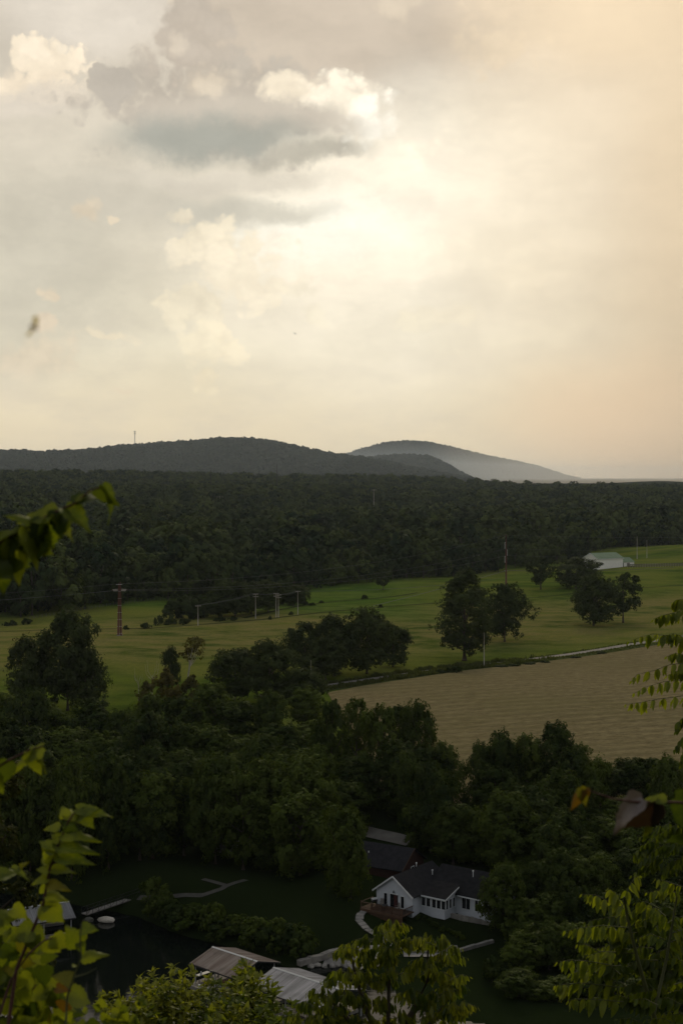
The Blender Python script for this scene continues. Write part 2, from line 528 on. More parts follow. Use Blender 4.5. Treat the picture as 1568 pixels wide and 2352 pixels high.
M['field'] = mat_field()
M['gravel'] = mat_plain('pale gravel', (0.14, 0.13, 0.115), 0.95, 0.3, 0.8, bump=0.3)
M['concrete'] = mat_plain('weathered concrete', (0.20, 0.19, 0.18), 0.9, 0.3, 1.5, bump=0.2)

def mat_water():
    m, t = mat_new('river water')
    g = t.n('ShaderNodeNewGeometry')
    p = t.v('MULTIPLY', g.outputs['Position'], (0.6, 1.0, 1.0))
    n1 = t.noise(p, 0.45, 5.0, 0.6)
    n2 = t.noise(p, 0.08, 2.0, 0.5)
    bp = t.n('ShaderNodeBump', {'Strength': 0.12, 'Distance': 0.12, 'Height': t.m('ADD', n1, t.m('MULTIPLY', n2, 1.5))})
    b = t.n('ShaderNodeBsdfPrincipled', {'Base Color': (0.004, 0.006, 0.005, 1), 'Roughness': 0.06, 'IOR': 1.33, 'Normal': bp.outputs[0]})
    t.n('ShaderNodeOutputMaterial', {0: b.outputs[0]})
    return m
M['water'] = mat_water()

# ------------------------------------------------------------------ ground sheet
def ground():
    ys = np.concatenate([np.arange(-140, 0, 10), np.arange(0, 72, 2), np.arange(72, 186, 8), np.arange(186, 320, 1.6),
                         np.arange(320, 1100, 6), np.arange(1100, 3000, 25), np.geomspace(3000, 44000, 30)])
    s = np.linspace(-1, 1, 221)
    hw = 130 + 0.42 * np.maximum(ys, 0)
    X = hw[:, None] * s[None, :]
    Y = np.repeat(ys[:, None], len(s), 1)
    Z = H(X, Y)
    co = np.stack([X, Y, Z], -1).reshape(-1, 3)
    n, k = len(ys), len(s)
    i = (np.arange(n - 1)[:, None] * k + np.arange(k - 1)[None, :]).ravel()
    f = np.stack([i, i + 1, i + k + 1, i + k], -1)
    return obj('ground', np_mesh('ground', co, f, True), None, M['ground'], 'structure')
ground()

def sheet(name, mat, left, right, dz, n=80, m=6, kind='structure', parent=None):
    """a strip laid on the ground between two polylines of (x, y)"""
    def res(pl):
        pl = np.array(pl, float)
        t = np.r_[0, np.cumsum(np.linalg.norm(np.diff(pl, axis=0), axis=1))]
        u = np.linspace(0, t[-1], n)
        return np.stack([np.interp(u, t, pl[:, 0]), np.interp(u, t, pl[:, 1])], -1)
    A, B = res(left), res(right)
    w = np.linspace(0, 1, m)[None, :, None]
    G = A[:, None, :] * (1 - w) + B[:, None, :] * w
    Z = H(G[..., 0], G[..., 1]) + dz
    co = np.concatenate([G, Z[..., None]], -1).reshape(-1, 3)
    i = (np.arange(n - 1)[:, None] * m + np.arange(m - 1)[None, :]).ravel()
    f = np.stack([i, i + m, i + m + 1, i + 1], -1)
    return obj(name, np_mesh(name, co, f, True), parent, mat, kind)

def hxy(px, py, y0=150.0):
    p = hit(px, py, y0)
    return np.array([p.x, p.y])

# gravel road along the far side of the hay field
RD = [hxy(a, b, 320) for a, b in ((600, 1600), (700, 1583), (784, 1571), (900, 1554), (1029, 1536), (1241, 1512), (1439, 1482), (1568, 1463), (1700, 1444))]
RD = np.array(RD)
def offset(pl, d):
    t = np.gradient(pl, axis=0)
    t /= np.linalg.norm(t, axis=1)[:, None]
    return pl + np.stack([-t[:, 1], t[:, 0]], -1) * d
sheet('gravel_road', M['gravel'], offset(RD, 1.8), offset(RD, -1.8), 0.10, 160, 6)
M['rough_grass'] = mat_plain('rough dark grass', (0.045, 0.055, 0.018), 1.0, 0.5, 0.6, bump=0.8, spec=0.0)
def grass_strip(pix, w0, w1, seed, y0=320):
    pl_ = np.array([hxy(a_, b_, y0) for a_, b_ in pix])
    t_ = np.r_[0, np.cumsum(np.linalg.norm(np.diff(pl_, axis=0), axis=1))]
    u_ = np.linspace(0, t_[-1], 70)
    c_ = np.stack([np.interp(u_, t_, pl_[:, 0]), np.interp(u_, t_, pl_[:, 1])], -1)
    g_ = np.random.default_rng(seed)
    sm = np.convolve(g_.uniform(-1, 1, 76), np.ones(5) / 5, 'valid')[:70]
    A_, B_ = offset(c_, 0) + (offset(c_, 1) - c_) * (w0 * (1 + 0.9 * sm))[:, None], c_ - (offset(c_, 1) - c_) * (w1 * (1 - 0.9 * sm))[:, None]
    sheet('rough_grass', M['rough_grass'], A_, B_, 0.14, 160, 4)
grass_strip(((-40, 1452), (150, 1446), (340, 1444), (450, 1436), (600, 1424), (690, 1413), (800, 1402), (900, 1393), (1010, 1385)), 0.9, 0.9, 1)
grass_strip(((560, 1420), (640, 1402), (720, 1388), (800, 1379), (870, 1374), (960, 1362)), 1.1, 1.3, 2)
grass_strip(((1210, 1374), (1300, 1366), (1400, 1357), (1500, 1349), (1600, 1342)), 0.6, 0.8, 3)
VG = offset(RD, -5.6)
sheet('rough_grass', M['rough_grass'], offset(RD, -3.4), offset(RD, -7.6), 0.12, 160, 4)
FE = offset(RD[1:], -8.0)
FE[0] = hxy(752, 1592, 320)
sheet('hay_field', M['field'], FE, [(8, 266), (16, 264), (40, 262), (80, 262), (150, 262), (220, 262)], 0.16, 200, 90)
# bend of the lane behind the house
LN = np.array([hxy(a, b, 225) for a, b in ((800, 1906), (830, 1910), (865, 1917), (905, 1926), (945, 1936))])
sheet('house_lane', M['gravel'], offset(LN, 2.1), offset(LN, -2.1), 0.12, 60, 5)
# river
me = np_mesh('river', np.array([(-320, 40, 0), (320, 40, 0), (320, 275, 0), (-320, 275, 0)], float), np.array([[0, 1, 2, 3]]))
obj('river', me, None, M['water'], 'structure')

# ------------------------------------------------------------------ hills
def hill(name, pts, Y, wy, canopy, mat, recede=0.0, nx=160, ny=40, z0=5.0):
    """a ridge whose crest passes through the listed pixels at distance Y"""
    pts = np.array(pts, float)
    px = np.linspace(pts[0, 0], pts[-1, 0], nx)
    yc = Y * (1 + recede * (px - pts[0, 0]) / (pts[-1, 0] - pts[0, 0]))
    zc = CAMZ - (np.interp(px, pts[:, 0], pts[:, 1]) - HY) / F * yc - canopy
    xc = (px - CX) / F * yc
    v = np.linspace(-1, 1, ny)
    prof = np.cos(v * pi / 2) ** 1.6
    rng = np.random.default_rng(int(Y))
    ph = rng.uniform(0, 6, 6)
    X = np.repeat(xc[:, None], ny, 1)
    Yg = yc[:, None] + v[None, :] * wy
    bump = 0.06 * np.sin(X / wy * 9 + ph[0] + 3 * v[None, :]) + 0.05 * np.sin(X / wy * 17 + ph[1] - 5 * v[None, :])
    Z = z0 + (zc[:, None] - z0) * np.clip(prof[None, :] * (1 + bump * (1 - prof[None, :]) * 4), 0, 1.0)
    co = np.stack([X, Yg, Z], -1)
    i = (np.arange(nx - 1)[:, None] * ny + np.arange(ny - 1)[None, :]).ravel()
    f = np.stack([i, i + ny, i + ny + 1, i + 1], -1)
    obj(name, np_mesh(name, co.reshape(-1, 3), f, True), None, mat, 'structure')
    return co

M['hill'] = mat_plain('hill floor', (0.022, 0.026, 0.014), 1.0, 0.3, 0.01, spec=0.0)
HILLS = [
    hill('hill', [(-300, 1060), (-150, 1048), (0, 1042), (100, 1045), (170, 1043), (250, 1037), (310, 1030), (430, 1021), (500, 1014), (545, 1014), (620, 1019), (680, 1032), (760, 1048), (820, 1056), (900, 1070), (980, 1088), (1080, 1106)], 7000, 1700, 12, M['hill']),
    hill('hill', [(700, 1080), (820, 1060), (870, 1053), (930, 1049), (985, 1052), (1015, 1066), (1045, 1084), (1080, 1104)], 9200, 1100, 12, M['hill']),
    hill('hill', [(640, 1085), (785, 1051), (830, 1035), (880, 1021), (930, 1015), (985, 1019), (1040, 1033), (1100, 1046), (1180, 1061), (1230, 1071), (1280, 1087), (1330, 1106)], 15000, 2300, 12, M['hill'], 1.7),
    hill('hill', [(860, 1060), (950, 1016), (1000, 1021), (1060, 1036), (1120, 1050), (1200, 1066), (1300, 1100)], 33000, 2500, 12, M['hill'], 0.1),
]

# ------------------------------------------------------------------ trees
def crown_mesh(name, seed, Ht, R, base=0.25, ncl=26, nleaf=6000, leaf=0.45, shape='round', rel=(0.2, 0.36), gap=0.0, lean=0.0, sub=13, coh=0.5):
    """a crown of leaf sprays gathered in clumps of clumps; returns mesh and clump centres"""
    g = np.random.default_rng(seed)
    t = np.linspace(0, 1, 60)
    if shape == 'round':
        env = np.interp(t, [0, 0.2, 0.45, 0.65, 0.82, 0.94, 1.0], [0.55, 0.86, 1.0, 0.96, 0.78, 0.5, 0.25])
    elif shape == 'oval':
        env = np.sin(pi * np.clip(t ** 0.75 * 0.93 + 0.05, 0, 1)) ** 0.75
    elif shape == 'spread':
        env = np.interp(t, [0, 0.25, 0.6, 0.85, 1.0], [0.5, 0.85, 1.0, 0.75, 0.25])
    elif shape == 'shrub':
        env = np.interp(t, [0, 0.4, 0.8, 1.0], [1.0, 1.0, 0.7, 0.2])
    else:   # cone
        env = np.interp(t, [0, 0.12, 1.0], [0.8, 1.0, 0.06])
    u = g.permutation((np.arange(ncl) + g.uniform(0, 1, ncl)) / ncl) ** 0.9
    a = g.uniform(-0.5, 0.5, ncl) + np.arange(ncl) * 2.4
    rr = np.interp(u, t, env) * R * np.sqrt(g.uniform(0.08, 1.0, ncl)) * 0.84
    lob = 1 + 0.22 * np.sin(2 * a + g.uniform(0, 6)) + 0.14 * np.sin(3 * a + g.uniform(0, 6))
    rr = rr * lob
    cz = Ht * (base + (1 - base) * (0.06 + 0.86 * u))
    C = np.stack([rr * np.cos(a) + lean * cz, rr * np.sin(a), cz], -1)
    cr_ = R * g.uniform(rel[0], rel[1], ncl) * (0.65 + 0.45 * np.interp(u, t, env))
    # second level
    k = g.integers(0, ncl, ncl * sub)
    dirs = g.normal(size=(ncl * sub, 3))
    dirs[:, 2] = dirs[:, 2] * 0.8 + 0.25
    dirs /= np.linalg.norm(dirs, axis=1)[:, None]
    SCn = C[k] + dirs * (cr_[k] * g.uniform(0.55, 1.05, len(k)))[:, None] * np.array([1, 1, 1.0])
    sr = cr_[k] * g.uniform(0.26, 0.46, len(k))
    if gap:
        keep = g.uniform(size=len(k)) > gap
        SCn, sr, dirs = SCn[keep], sr[keep], dirs[keep]
    j = g.integers(0, len(SCn), nleaf)
    ld = g.normal(size=(nleaf, 3))
    ld[:, 2] += 0.35
    ld /= np.linalg.norm(ld, axis=1)[:, None]
    pos = SCn[j] + ld * (sr[j] * g.uniform(0.5, 1.12, nleaf))[:, None] * np.array([1, 1, 0.95])
    nrm = ld * 0.9 + dirs[j] * 0.5 + g.normal(size=(nleaf, 3)) * 0.45 + np.array([0, 0, 0.35])
    oc = pos - np.array([0, 0, Ht * (base + (1 - base) * 0.35)])
    oc = oc / np.array([R, R, Ht * (1 - base) * 0.6])
    oc /= np.linalg.norm(oc, axis=1)[:, None] + 1e-9
    cc = SCn[j] - C[k[keep] if gap else k][j]
    cc /= np.linalg.norm(cc, axis=1)[:, None] + 1e-9
    nrm = nrm / np.linalg.norm(nrm, axis=1)[:, None] + coh * oc + coh * 0.8 * cc
    nrm /= np.linalg.norm(nrm, axis=1)[:, None]
    tg = np.cross(nrm, g.normal(size=(nleaf, 3)))
    tg /= np.linalg.norm(tg, axis=1)[:, None] + 1e-9
    bt = np.cross(nrm, tg)
    sz = leaf * g.uniform(0.6, 1.35, nleaf)[:, None]
    co = np.stack([pos - tg * sz * 0.55, pos + bt * sz * 0.36 + nrm * sz * 0.08, pos + tg * sz * 0.6, pos - bt * sz * 0.36 + nrm * sz * 0.08], 1).reshape(-1, 3)
    f = np.arange(nleaf * 4).reshape(-1, 4)
    return np_mesh(name, co, f), C

def trunk_mesh(name, seed, Ht, R, C, r=None, base=0.25, limbs=7, lean=0.0):
    g = random.Random(seed)
    r = r or Ht * 0.02
    mb = MB()
    top = Ht * (base + (1 - base) * 0.55)
    pts = [Vector((lean * z + g.uniform(-.02, .02) * Ht * (z / Ht), g.uniform(-.02, .02) * Ht * (z / Ht), z)) for z in (-0.6, 0.35, Ht * base * 0.7, Ht * base, top * 0.8, top)]
    pts[0].x = pts[1].x = 0
    mb.tube(pts[:2], r * 1.5, r * 1.05, 8)
    mb.tube(pts[1:], r * 1.05, r * 0.3, 8)
    order = sorted(range(len(C)), key=lambda i: g.random())[:limbs]
    for i in order:
        c = Vector(C[i])
        z0 = min(c.z * g.uniform(0.45, 0.75), top * 0.95)
        z0 = max(z0, Ht * base * 0.8)
        a = Vector((lean * z0, 0, z0))
        mid = a.lerp(c, 0.5) + Vector((0, 0, -0.06 * (c - a).length))
        mb.tube([a, mid, c], r * 0.42, r * 0.1, 5)
    return mb.mesh(name, True)

# crown kinds: (mesh, trunk mesh, height, radius); unit trees are scaled per place
KIND = {}
def kind(key, n, mat, Ht, R, trunk_r=None, bark='bark', limbs=7, **kw):
    L = []
    for i in range(n):
        sd_ = hash((len(KIND) * 31 + i * 7 + 5)) % 100000
        cm, C = crown_mesh('crown', sd_, Ht, R, **kw)
        cm.materials.append(M[mat])
        tm = trunk_mesh('trunk', sd_ + 1, Ht, R, C, trunk_r, kw.get('base', 0.25), limbs, kw.get('lean', 0.0))
        tm.materials.append(M[bark])
        L.append((cm, tm, Ht, R))
    KIND[key] = L
kind('wood', 6, 'leaf_dark', 17, 7.5, base=0.06, ncl=46, nleaf=13000, leaf=0.58, shape='round', rel=(0.24, 0.40))
kind('wood_tall', 5, 'leaf_dark', 20, 7.6, base=0.06, ncl=50, nleaf=13000, leaf=0.58, shape='round', rel=(0.24, 0.40))
kind('wood_open', 3, 'leaf_dark', 18, 7.4, base=0.24, ncl=36, nleaf=8000, leaf=0.55, shape='round', rel=(0.17, 0.30), gap=0.12, limbs=12, trunk_r=0.45)
kind('field', 6, 'leaf_mid', 15, 7.0, base=0.08, ncl=50, nleaf=12000, leaf=0.5, shape='round', rel=(0.22, 0.36))
kind('field_tall', 3, 'leaf_mid', 24, 6.5, base=0.06, ncl=56, nleaf=14000, leaf=0.5, shape='oval', rel=(0.24, 0.40))
kind('open', 4, 'leaf_mid', 15, 6.5, base=0.14, ncl=34, nleaf=7000, leaf=0.5, shape='spread', rel=(0.16, 0.30), gap=0.10)
kind('shrub', 4, 'leaf_dark', 3.0, 2.2, base=0.02, ncl=18, nleaf=2400, leaf=0.32, shape='shrub', trunk_r=0.05)
kind('hedge_shrub', 3, 'leaf_mid', 3.0, 2.4, base=0.02, ncl=18, nleaf=2000, leaf=0.4, shape='shrub', trunk_r=0.05)
kind('yellow', 3, 'leaf_yellow', 7.0, 3.2, base=0.05, ncl=26, nleaf=4000, leaf=0.38, shape='oval', gap=0.05, trunk_r=0.09)
kind('birch', 1, 'leaf_yellow', 15, 3.6, base=0.55, ncl=20, nleaf=2000, leaf=0.38, shape='spread', gap=0.2, trunk_r=0.2, bark='bark_pale', limbs=9, lean=0.12)
kind('far', 8, 'leaf_far', 20, 9.5, base=0.05, ncl=22, nleaf=2200, leaf=1.3, shape='round', sub=6, rel=(0.24, 0.42), coh=1.4)
kind('hill', 4, 'leaf_hill', 14, 8.5, base=0.0, ncl=10, nleaf=300, leaf=3.2, shape='round', sub=4, coh=1.2)

def tree(name, key, loc, height, width, label, cat='tree', group=None, var=None, rz=None):
    L = KIND[key]
    cm, tm, Ht, R = L[random.randrange(len(L)) if var is None else var]
    o = empty(name, loc, random.uniform(0, 2 * pi) if rz is None else rz, label, cat, group)
    sx = width / (2 * R)
    o.scale = (sx, sx * random.uniform(0.92, 1.08), height / Ht)
    obj('trunk', tm, o)
    obj('crown', cm, o)
    return o

def tree_px(name, key, px, top, hw, Y, label, group=None, cat='tree', **kw):
    """a tree standing at distance Y whose top shows at pixel (px, top) and whose crown is 2*hw pixels wide"""
    x = (px - CX) / F * Y
    z = Hs(x, Y)
    h = CAMZ - (top - HY) / F * Y - z
    return tree(name, key, (x, Y, z - 0.1), max(h, 1.0), 2 * hw / F * Y, label, cat, group, **kw)

# ---- geometry-node masses of trees too many to count
def scatter(name, pts, rot, scl, pick, protos, label, cat):
    me = bpy.data.meshes.new(name)
    me.vertices.add(len(pts))
    me.vertices.foreach_set('co', np.ascontiguousarray(pts, np.float32).ravel())
    for nm, typ, arr in (('rz', 'FLOAT', rot), ('sc', 'FLOAT', scl), ('pick', 'INT', pick)):
        at = me.attributes.new(nm, typ, 'POINT')
        at.data.foreach_set('value', np.ascontiguousarray(arr, np.int32 if typ == 'INT' else np.float32))
    o = obj(name, me)
    tag(o, label, cat, None, 'stuff')
    ng = bpy.data.node_groups.new(name, 'GeometryNodeTree')
    ng.interface.new_socket('Geometry', in_out='INPUT', socket_type='NodeSocketGeometry')
    ng.interface.new_socket('Geometry', in_out='OUTPUT', socket_type='NodeSocketGeometry')
    N = ng.nodes
    gi, go = N.new('NodeGroupInput'), N.new('NodeGroupOutput')
    jn = N.new('GeometryNodeJoinGeometry')
    for p in protos[::-1]:
        oi = N.new('GeometryNodeObjectInfo')
        oi.inputs['Object'].default_value = p
        oi.inputs['As Instance'].default_value = True
        ng.links.new(oi.outputs['Geometry'], jn.inputs[0])
    ip = N.new('GeometryNodeInstanceOnPoints')
    ng.links.new(gi.outputs[0], ip.inputs['Points'])
    ng.links.new(jn.outputs[0], ip.inputs['Instance'])
    ip.inputs['Pick Instance'].default_value = True
    def attr(nm, typ):
        a = N.new('GeometryNodeInputNamedAttribute')
        a.data_type = typ
        a.inputs['Name'].default_value = nm
        return a.outputs['Attribute']
    ng.links.new(attr('pick', 'INT'), ip.inputs['Instance Index'])
    cx_ = N.new('ShaderNodeCombineXYZ')
    ng.links.new(attr('rz', 'FLOAT'), cx_.inputs[2])
    ng.links.new(cx_.outputs[0], ip.inputs['Rotation'])
    ng.links.new(attr('sc', 'FLOAT'), ip.inputs['Scale'])
    ng.links.new(ip.outputs[0], go.inputs[0])
    md = o.modifiers.new('trees', 'NODES')
    md.node_group = ng
    return o

PROTO = {}
for key in ('far', 'hill'):
    PROTO[key] = [bpy.data.objects.new('crown', k[0]) for k in KIND[key]]

def jitter_grid(x0, x1, y0, y1, step, rng):
    gx, gy = np.meshgrid(np.arange(x0, x1, step), np.arange(y0, y1, step))
    gx = gx.ravel() + rng.uniform(-0.42, 0.42, gx.size) * step
    gy = gy.ravel() + rng.uniform(-0.42, 0.42, gy.size) * step
    return gx, gy

def forest():
    rng = np.random.default_rng(3)
    gx, gy = jitter_grid(-760, 760, 560, 2700, 11.6, rng)
    e = edge_d(gx, gy)
    ok = (e > 4) & (e < 1560) & (np.abs(gx) < 0.262 * gy + 25)
    # pasture runs on up the knoll at the far right
    ok &= ~((gx > 175) & (e < 50 - 0.25 * (gx - 175)))
    gx, gy, e = gx[ok], gy[ok], e[ok]
    z = H(gx, gy)
    px = gx / gy * F + CX
    scl = rng.choice([0.6, 0.8, 0.95, 1.1, 1.4], len(gx)) * rng.uniform(0.88, 1.12, len(gx)) * np.interp(e, [0, 300, 900], [1.0, 0.95, 0.85])
    d = np.hypot(gx, gy)
    order = np.argsort(e + 0.02 * d)
    near = order[:290]
    rest = order[290:]
    for i in near:
        o = tree('forest_tree', 'far', (gx[i], gy[i], z[i] - 0.3), 19 * scl[i] * random.uniform(0.9, 1.12), 17.5 * scl[i],
                 'broadleaf tree in the front rank of the wood behind the far meadow', 'tree', 'trees along the edge of the far wood')
    scatter('far_woodland', np.stack([gx, gy, z - 0.6], -1)[rest], rng.uniform(0, 6.28, len(rest)), scl[rest], rng.integers(0, 8, len(rest)),
            PROTO['far'], 'unbroken dark green woodland covering the low ridge behind the meadows', 'woodland')
forest()

def hill_wood(co, n, sc, ymax, seed, label):
    rng = np.random.default_rng(seed)
    nx, ny, _ = co.shape
    # spread evenly by area over the visible half of the ridge
    half_ = co[:, : int(ny * 0.6)]
    u = rng.uniform(0, nx - 1.001, n * 2)
    v = rng.uniform(0, half_.shape[1] - 1.001, n * 2)
    i, j = u.astype(int), v.astype(int)
    fu, fv = (u - i)[:, None], (v - j)[:, None]
    p = half_[i, j] * (1 - fu) * (1 - fv) + half_[i + 1, j] * fu * (1 - fv) + half_[i, j + 1] * (1 - fu) * fv + half_[i + 1, j + 1] * fu * fv
    p = p[p[:, 2] > 8][:n]
    n = len(p)
    p[:, 2] += rng.uniform(-5.0, 5.0, n) * sc
    scatter('hill_woodland', p, rng.uniform(0, 6.28, n), rng.choice([0.7, 0.9, 1.1, 1.6], n) * rng.uniform(0.85, 1.15, n) * sc, rng.integers(0, 4, n), PROTO['hill'], label, 'woodland')
hill_wood(HILLS[0], 32000, 1.25, 0, 11, 'blue green woodland covering the long hill under the radio tower')
hill_wood(HILLS[1], 11000, 1.25, 0, 12, 'woodland on the small dark hill in front of the hazy one')
hill_wood(HILLS[2], 16000, 2.0, 0, 13, 'hazy woodland on the pale hill with the sunlit crest')
hill_wood(HILLS[3], 8000, 2.6, 0, 14, 'faint woodland on the crest behind the pale hill')
# ------------------------------------------------------------------ trees of the meadow, each where it stands
def tree_at(name, key, px, top, hw, base, label, group=None, cat='tree', y0=230.0, **kw):
    p = hit(px, base, y0)
    h = CAMZ - (top - HY) / F * p.y - p.z
    return tree(name, key, (p.x, p.y, p.z - 0.1), max(h, 0.8), 2 * hw / F * p.y, label, cat, group, **kw)

tree_at('oak_tree', 'field_tall', 1066, 1298, 80, 1518, 'tall dark oak standing alone in the pasture just behind the roadside pole', rz=0.3)
tree_at('oak_tree', 'field', 1158, 1340, 56, 1474, 'smaller two stemmed tree right beside the tall pasture oak')
tree_at('oak_tree', 'field', 1362, 1322, 60, 1437, 'broad round tree of the pair below the white barn, leafy down to the grass')
tree_at('oak_tree', 'open', 1430, 1312, 52, 1430, 'gappy tree with a clear trunk, right of the pair below the white barn')
tree_at('shade_tree', 'field', 1322, 1282, 62, 1352, 'wide black looking tree half hiding the left end of the white barn')
tree_at('shade_tree', 'open', 1241, 1276, 38, 1354, 'slender tree with drooping left boughs between tall brown pole and barn tree')
tree_at('bare_bush', 'open', 880, 1305, 24, 1355, 'grey thin twigged bush standing alone in the upper meadow', cat='bush')
hedge = 'trees of the hedgerow across the meadow'
for px, top, hw, base, lab in (
    (404, 1380, 20, 1421, 'round black shrub at the left tip of the meadow hedgerow'),
    (437, 1371, 22, 1421, 'rounded hedgerow tree left of the leftmost thin pole'),
    (470, 1374, 22, 1418, 'hedgerow bush right beside the leftmost thin pole'),
    (503, 1351, 30, 1417, 'hedgerow tree at the foot of the taller hedgerow trees'),
    (540, 1335, 34, 1415, 'tallest broad tree in the middle of the meadow hedgerow'),
    (578, 1338, 30, 1411, 'hedgerow tree just behind the pole with two arms'),
    (616, 1332, 26, 1405, 'hedgerow tree just left of the double pole'),
    (661, 1327, 20, 1389, 'dark small tree of the hedgerow beyond the gap, right of the double pole'),
    (674, 1345, 24, 1391, 'low dark bush at the foot of the small tree beyond the hedgerow gap'),
    (694, 1341, 11, 1387, 'narrow pointed bush at the right end of the hedgerow beside a thin pole')):
    tree_at('hedgerow_tree', 'hedge_shrub' if hw < 24 else 'field', px, top, hw * 1.6, base, lab, hedge)
clump = 'trees of the clump left of the pasture oak'
for px, top, hw, base, lab in (
    (700, 1428, 46, 1548, 'leftmost tree of the dark clump above the road end'),
    (768, 1412, 52, 1552, 'middle tree of the dark clump above the road end'),
    (842, 1396, 54, 1548, 'tallest tree of the dark clump above the road end'),
    (902, 1436, 42, 1532, 'rightmost tree of the dark clump, leaning out over the pasture'),
    (748, 1462, 46, 1562, 'low front tree of the dark clump, by the short roadside pole')):
    tree_at('meadow_tree', 'field', px, top, hw * 1.25, base, lab, clump)
for px, top, hw, base, k_, lab in (
    (156, 1404, 88, 1632, 'field', 'tall ragged tree at the left edge of the meadow, above the wood'),
    (66, 1462, 66, 1628, 'field', 'low spreading bough tree left of the tall ragged meadow tree'),
    (196, 1490, 56, 1640, 'field', 'drooping tree leaning right against the tall ragged meadow tree'),
    (540, 1492, 70, 1612, 'field', 'round dark tree beside the white stemmed birch'),
    (617, 1470, 78, 1618, 'field', 'big domed dark tree between the birch and the hay field corner'),
    (695, 1535, 58, 1632, 'field', 'lower lighter tree at the corner of the hay field')):
    tree_at('meadow_tree', k_, px, top, hw, base, lab)
tree_at('birch_tree', 'birch', 428, 1462, 36, 1585, 'thin leaning tree with a bare white stem at the wood edge', rz=0.1)
tree_at('meadow_tree', 'field', 393, 1484, 24, 1590, 'small dark tree left of the white stemmed birch')
for px, top, hw, base, lab in (
    (385, 1538, 44, 1628, 'yellow green bushy tree under the small dark tree left of the birch'),
    (338, 1566, 34, 1634, 'rust yellow bush among the dead saplings'),
    (440, 1548, 34, 1630, 'yellowish thin bush at the foot of the white stemmed birch')):
    tree_at('yellow_bush', 'yellow', px, top, hw, base, lab, cat='bush')

def bare_tree(px, top, base, label, seed):
    p = hit(px, base, 230)
    h = CAMZ - (top - HY) / F * p.y - p.z
    g = random.Random(seed)
    o = empty('dead_sapling', (p.x, p.y, p.z), 0, label, 'dead tree', 'dead saplings at the wood edge')
    tr = MB()
    tr.tube([(0, 0, -0.3), (0.1, 0, h * 0.4), (0.05, 0, h * 0.55)], 0.11, 0.06, 6)
    tr.build('trunk', M['bark_pale'], o)
    for i in range(6):
        z0 = h * g.uniform(0.4, 0.55)
        a = g.uniform(0, 6.28)
        r = h * g.uniform(0.06, 0.16)
        MB().tube([(0.07, 0, z0), (r * cos(a), r * sin(a), z0 + h * 0.18), (r * 1.2 * cos(a), r * 1.2 * sin(a), h * g.uniform(0.75, 1.0))], 0.05, 0.015, 5).build('branch', M['bark_pale'], o)
bare_tree(350, 1512, 1600, 'leafless pale forked sapling left of the yellow green bushy tree', 1)
bare_tree(318, 1535, 1610, 'leafless dark thin sapling nearest the left meadow tree', 2)

sh = 'low bushes along the meadow ditch and roadside'
for i, (px, top, hw, base) in enumerate(((30, 1424, 13, 1437), (62, 1420, 12, 1434), (14, 1428, 9, 1438), (290, 1436, 8, 1446), (335, 1430, 14, 1444), (365, 1414, 11, 1436), (392, 1420, 15, 1435), (424, 1420, 14, 1434),
        (505, 1416, 14, 1426), (535, 1415, 12, 1425), (700, 1380, 10, 1390), (716, 1384, 8, 1391), (738, 1379, 7, 1385), (620, 1414, 5, 1423), (668, 1404, 7, 1412), (836, 1366, 9, 1376), (873, 1388, 6, 1396),
        (1180, 1524, 16, 1531), (1150, 1526, 15, 1533), (1215, 1520, 14, 1527), (1250, 1516, 13, 1523), (1042, 1530, 18, 1545), (1010, 1537, 16, 1547), (960, 1546, 13, 1553), (920, 1548, 15, 1558), (1320, 1506, 14, 1512), (1380, 1496, 13, 1502))):
    tree_at('ditch_bush', 'hedge_shrub', px, top, hw, base, 'low dark bush in the rough grass along a meadow ditch or the field edge', sh, 'bush')

# tall grass along the road verge, hiding parts of the gravel
def verge():
    g_ = np.random.default_rng(9)
    n = 8200
    t = np.concatenate([g_.uniform(1.2, 6.3, 5000), g_.uniform(2.8, 4.85, 3200)])
    i = t.astype(int)
    f = (t - i)[:, None]
    base_ = RD[i] * (1 - f) + RD[np.minimum(i + 1, len(RD) - 1)] * f
    tn = RD[np.minimum(i + 1, len(RD) - 1)] - RD[i]
    tn /= np.linalg.norm(tn, axis=1)[:, None]
    nr = np.stack([-tn[:, 1], tn[:, 0]], -1)
    off = np.where(g_.uniform(size=n) < 0.75, g_.uniform(-6.8, -2.0, n), g_.uniform(1.9, 3.2, n))
    q = base_ + nr * off[:, None]
    lump = 0.5 + 0.5 * np.sin(t * 23.0) * np.sin(t * 9.1 + 1.0)
    hh = g_.uniform(0.35, 0.8, n) * (0.55 + 0.9 * lump) * np.where(t > 5.0, 0.6, np.where(t > 2.7, 1.45, 1.0))
    a = g_.uniform(0, np.pi, n)
    w = g_.uniform(0.12, 0.28, n)
    z = H(q[:, 0], q[:, 1])
    dx, dy = np.cos(a) * w, np.sin(a) * w
    ln = g_.normal(size=(n, 2)) * 0.15
    co = np.stack([np.stack([q[:, 0] - dx, q[:, 1] - dy, z], -1), np.stack([q[:, 0] + dx, q[:, 1] + dy, z], -1),
                   np.stack([q[:, 0] + dx * 0.4 + ln[:, 0], q[:, 1] + dy * 0.4 + ln[:, 1], z + hh], -1), np.stack([q[:, 0] - dx * 0.4 + ln[:, 0], q[:, 1] - dy * 0.4 + ln[:, 1], z + hh], -1)], 1).reshape(-1, 3)
    o = obj('verge_grass', np_mesh('verge_grass', co, np.arange(n * 4).reshape(-1, 4)), None, M['leaf_verge'], 'stuff')
    tag(o, 'tall dark grass growing along both sides of the gravel road', 'grass')
M['leaf_verge'] = mat_leaf('verge grass', (0.045, 0.062, 0.014), (0.06, 0.075, 0.018), (0.09, 0.09, 0.03), nscale=0.2)
verge()

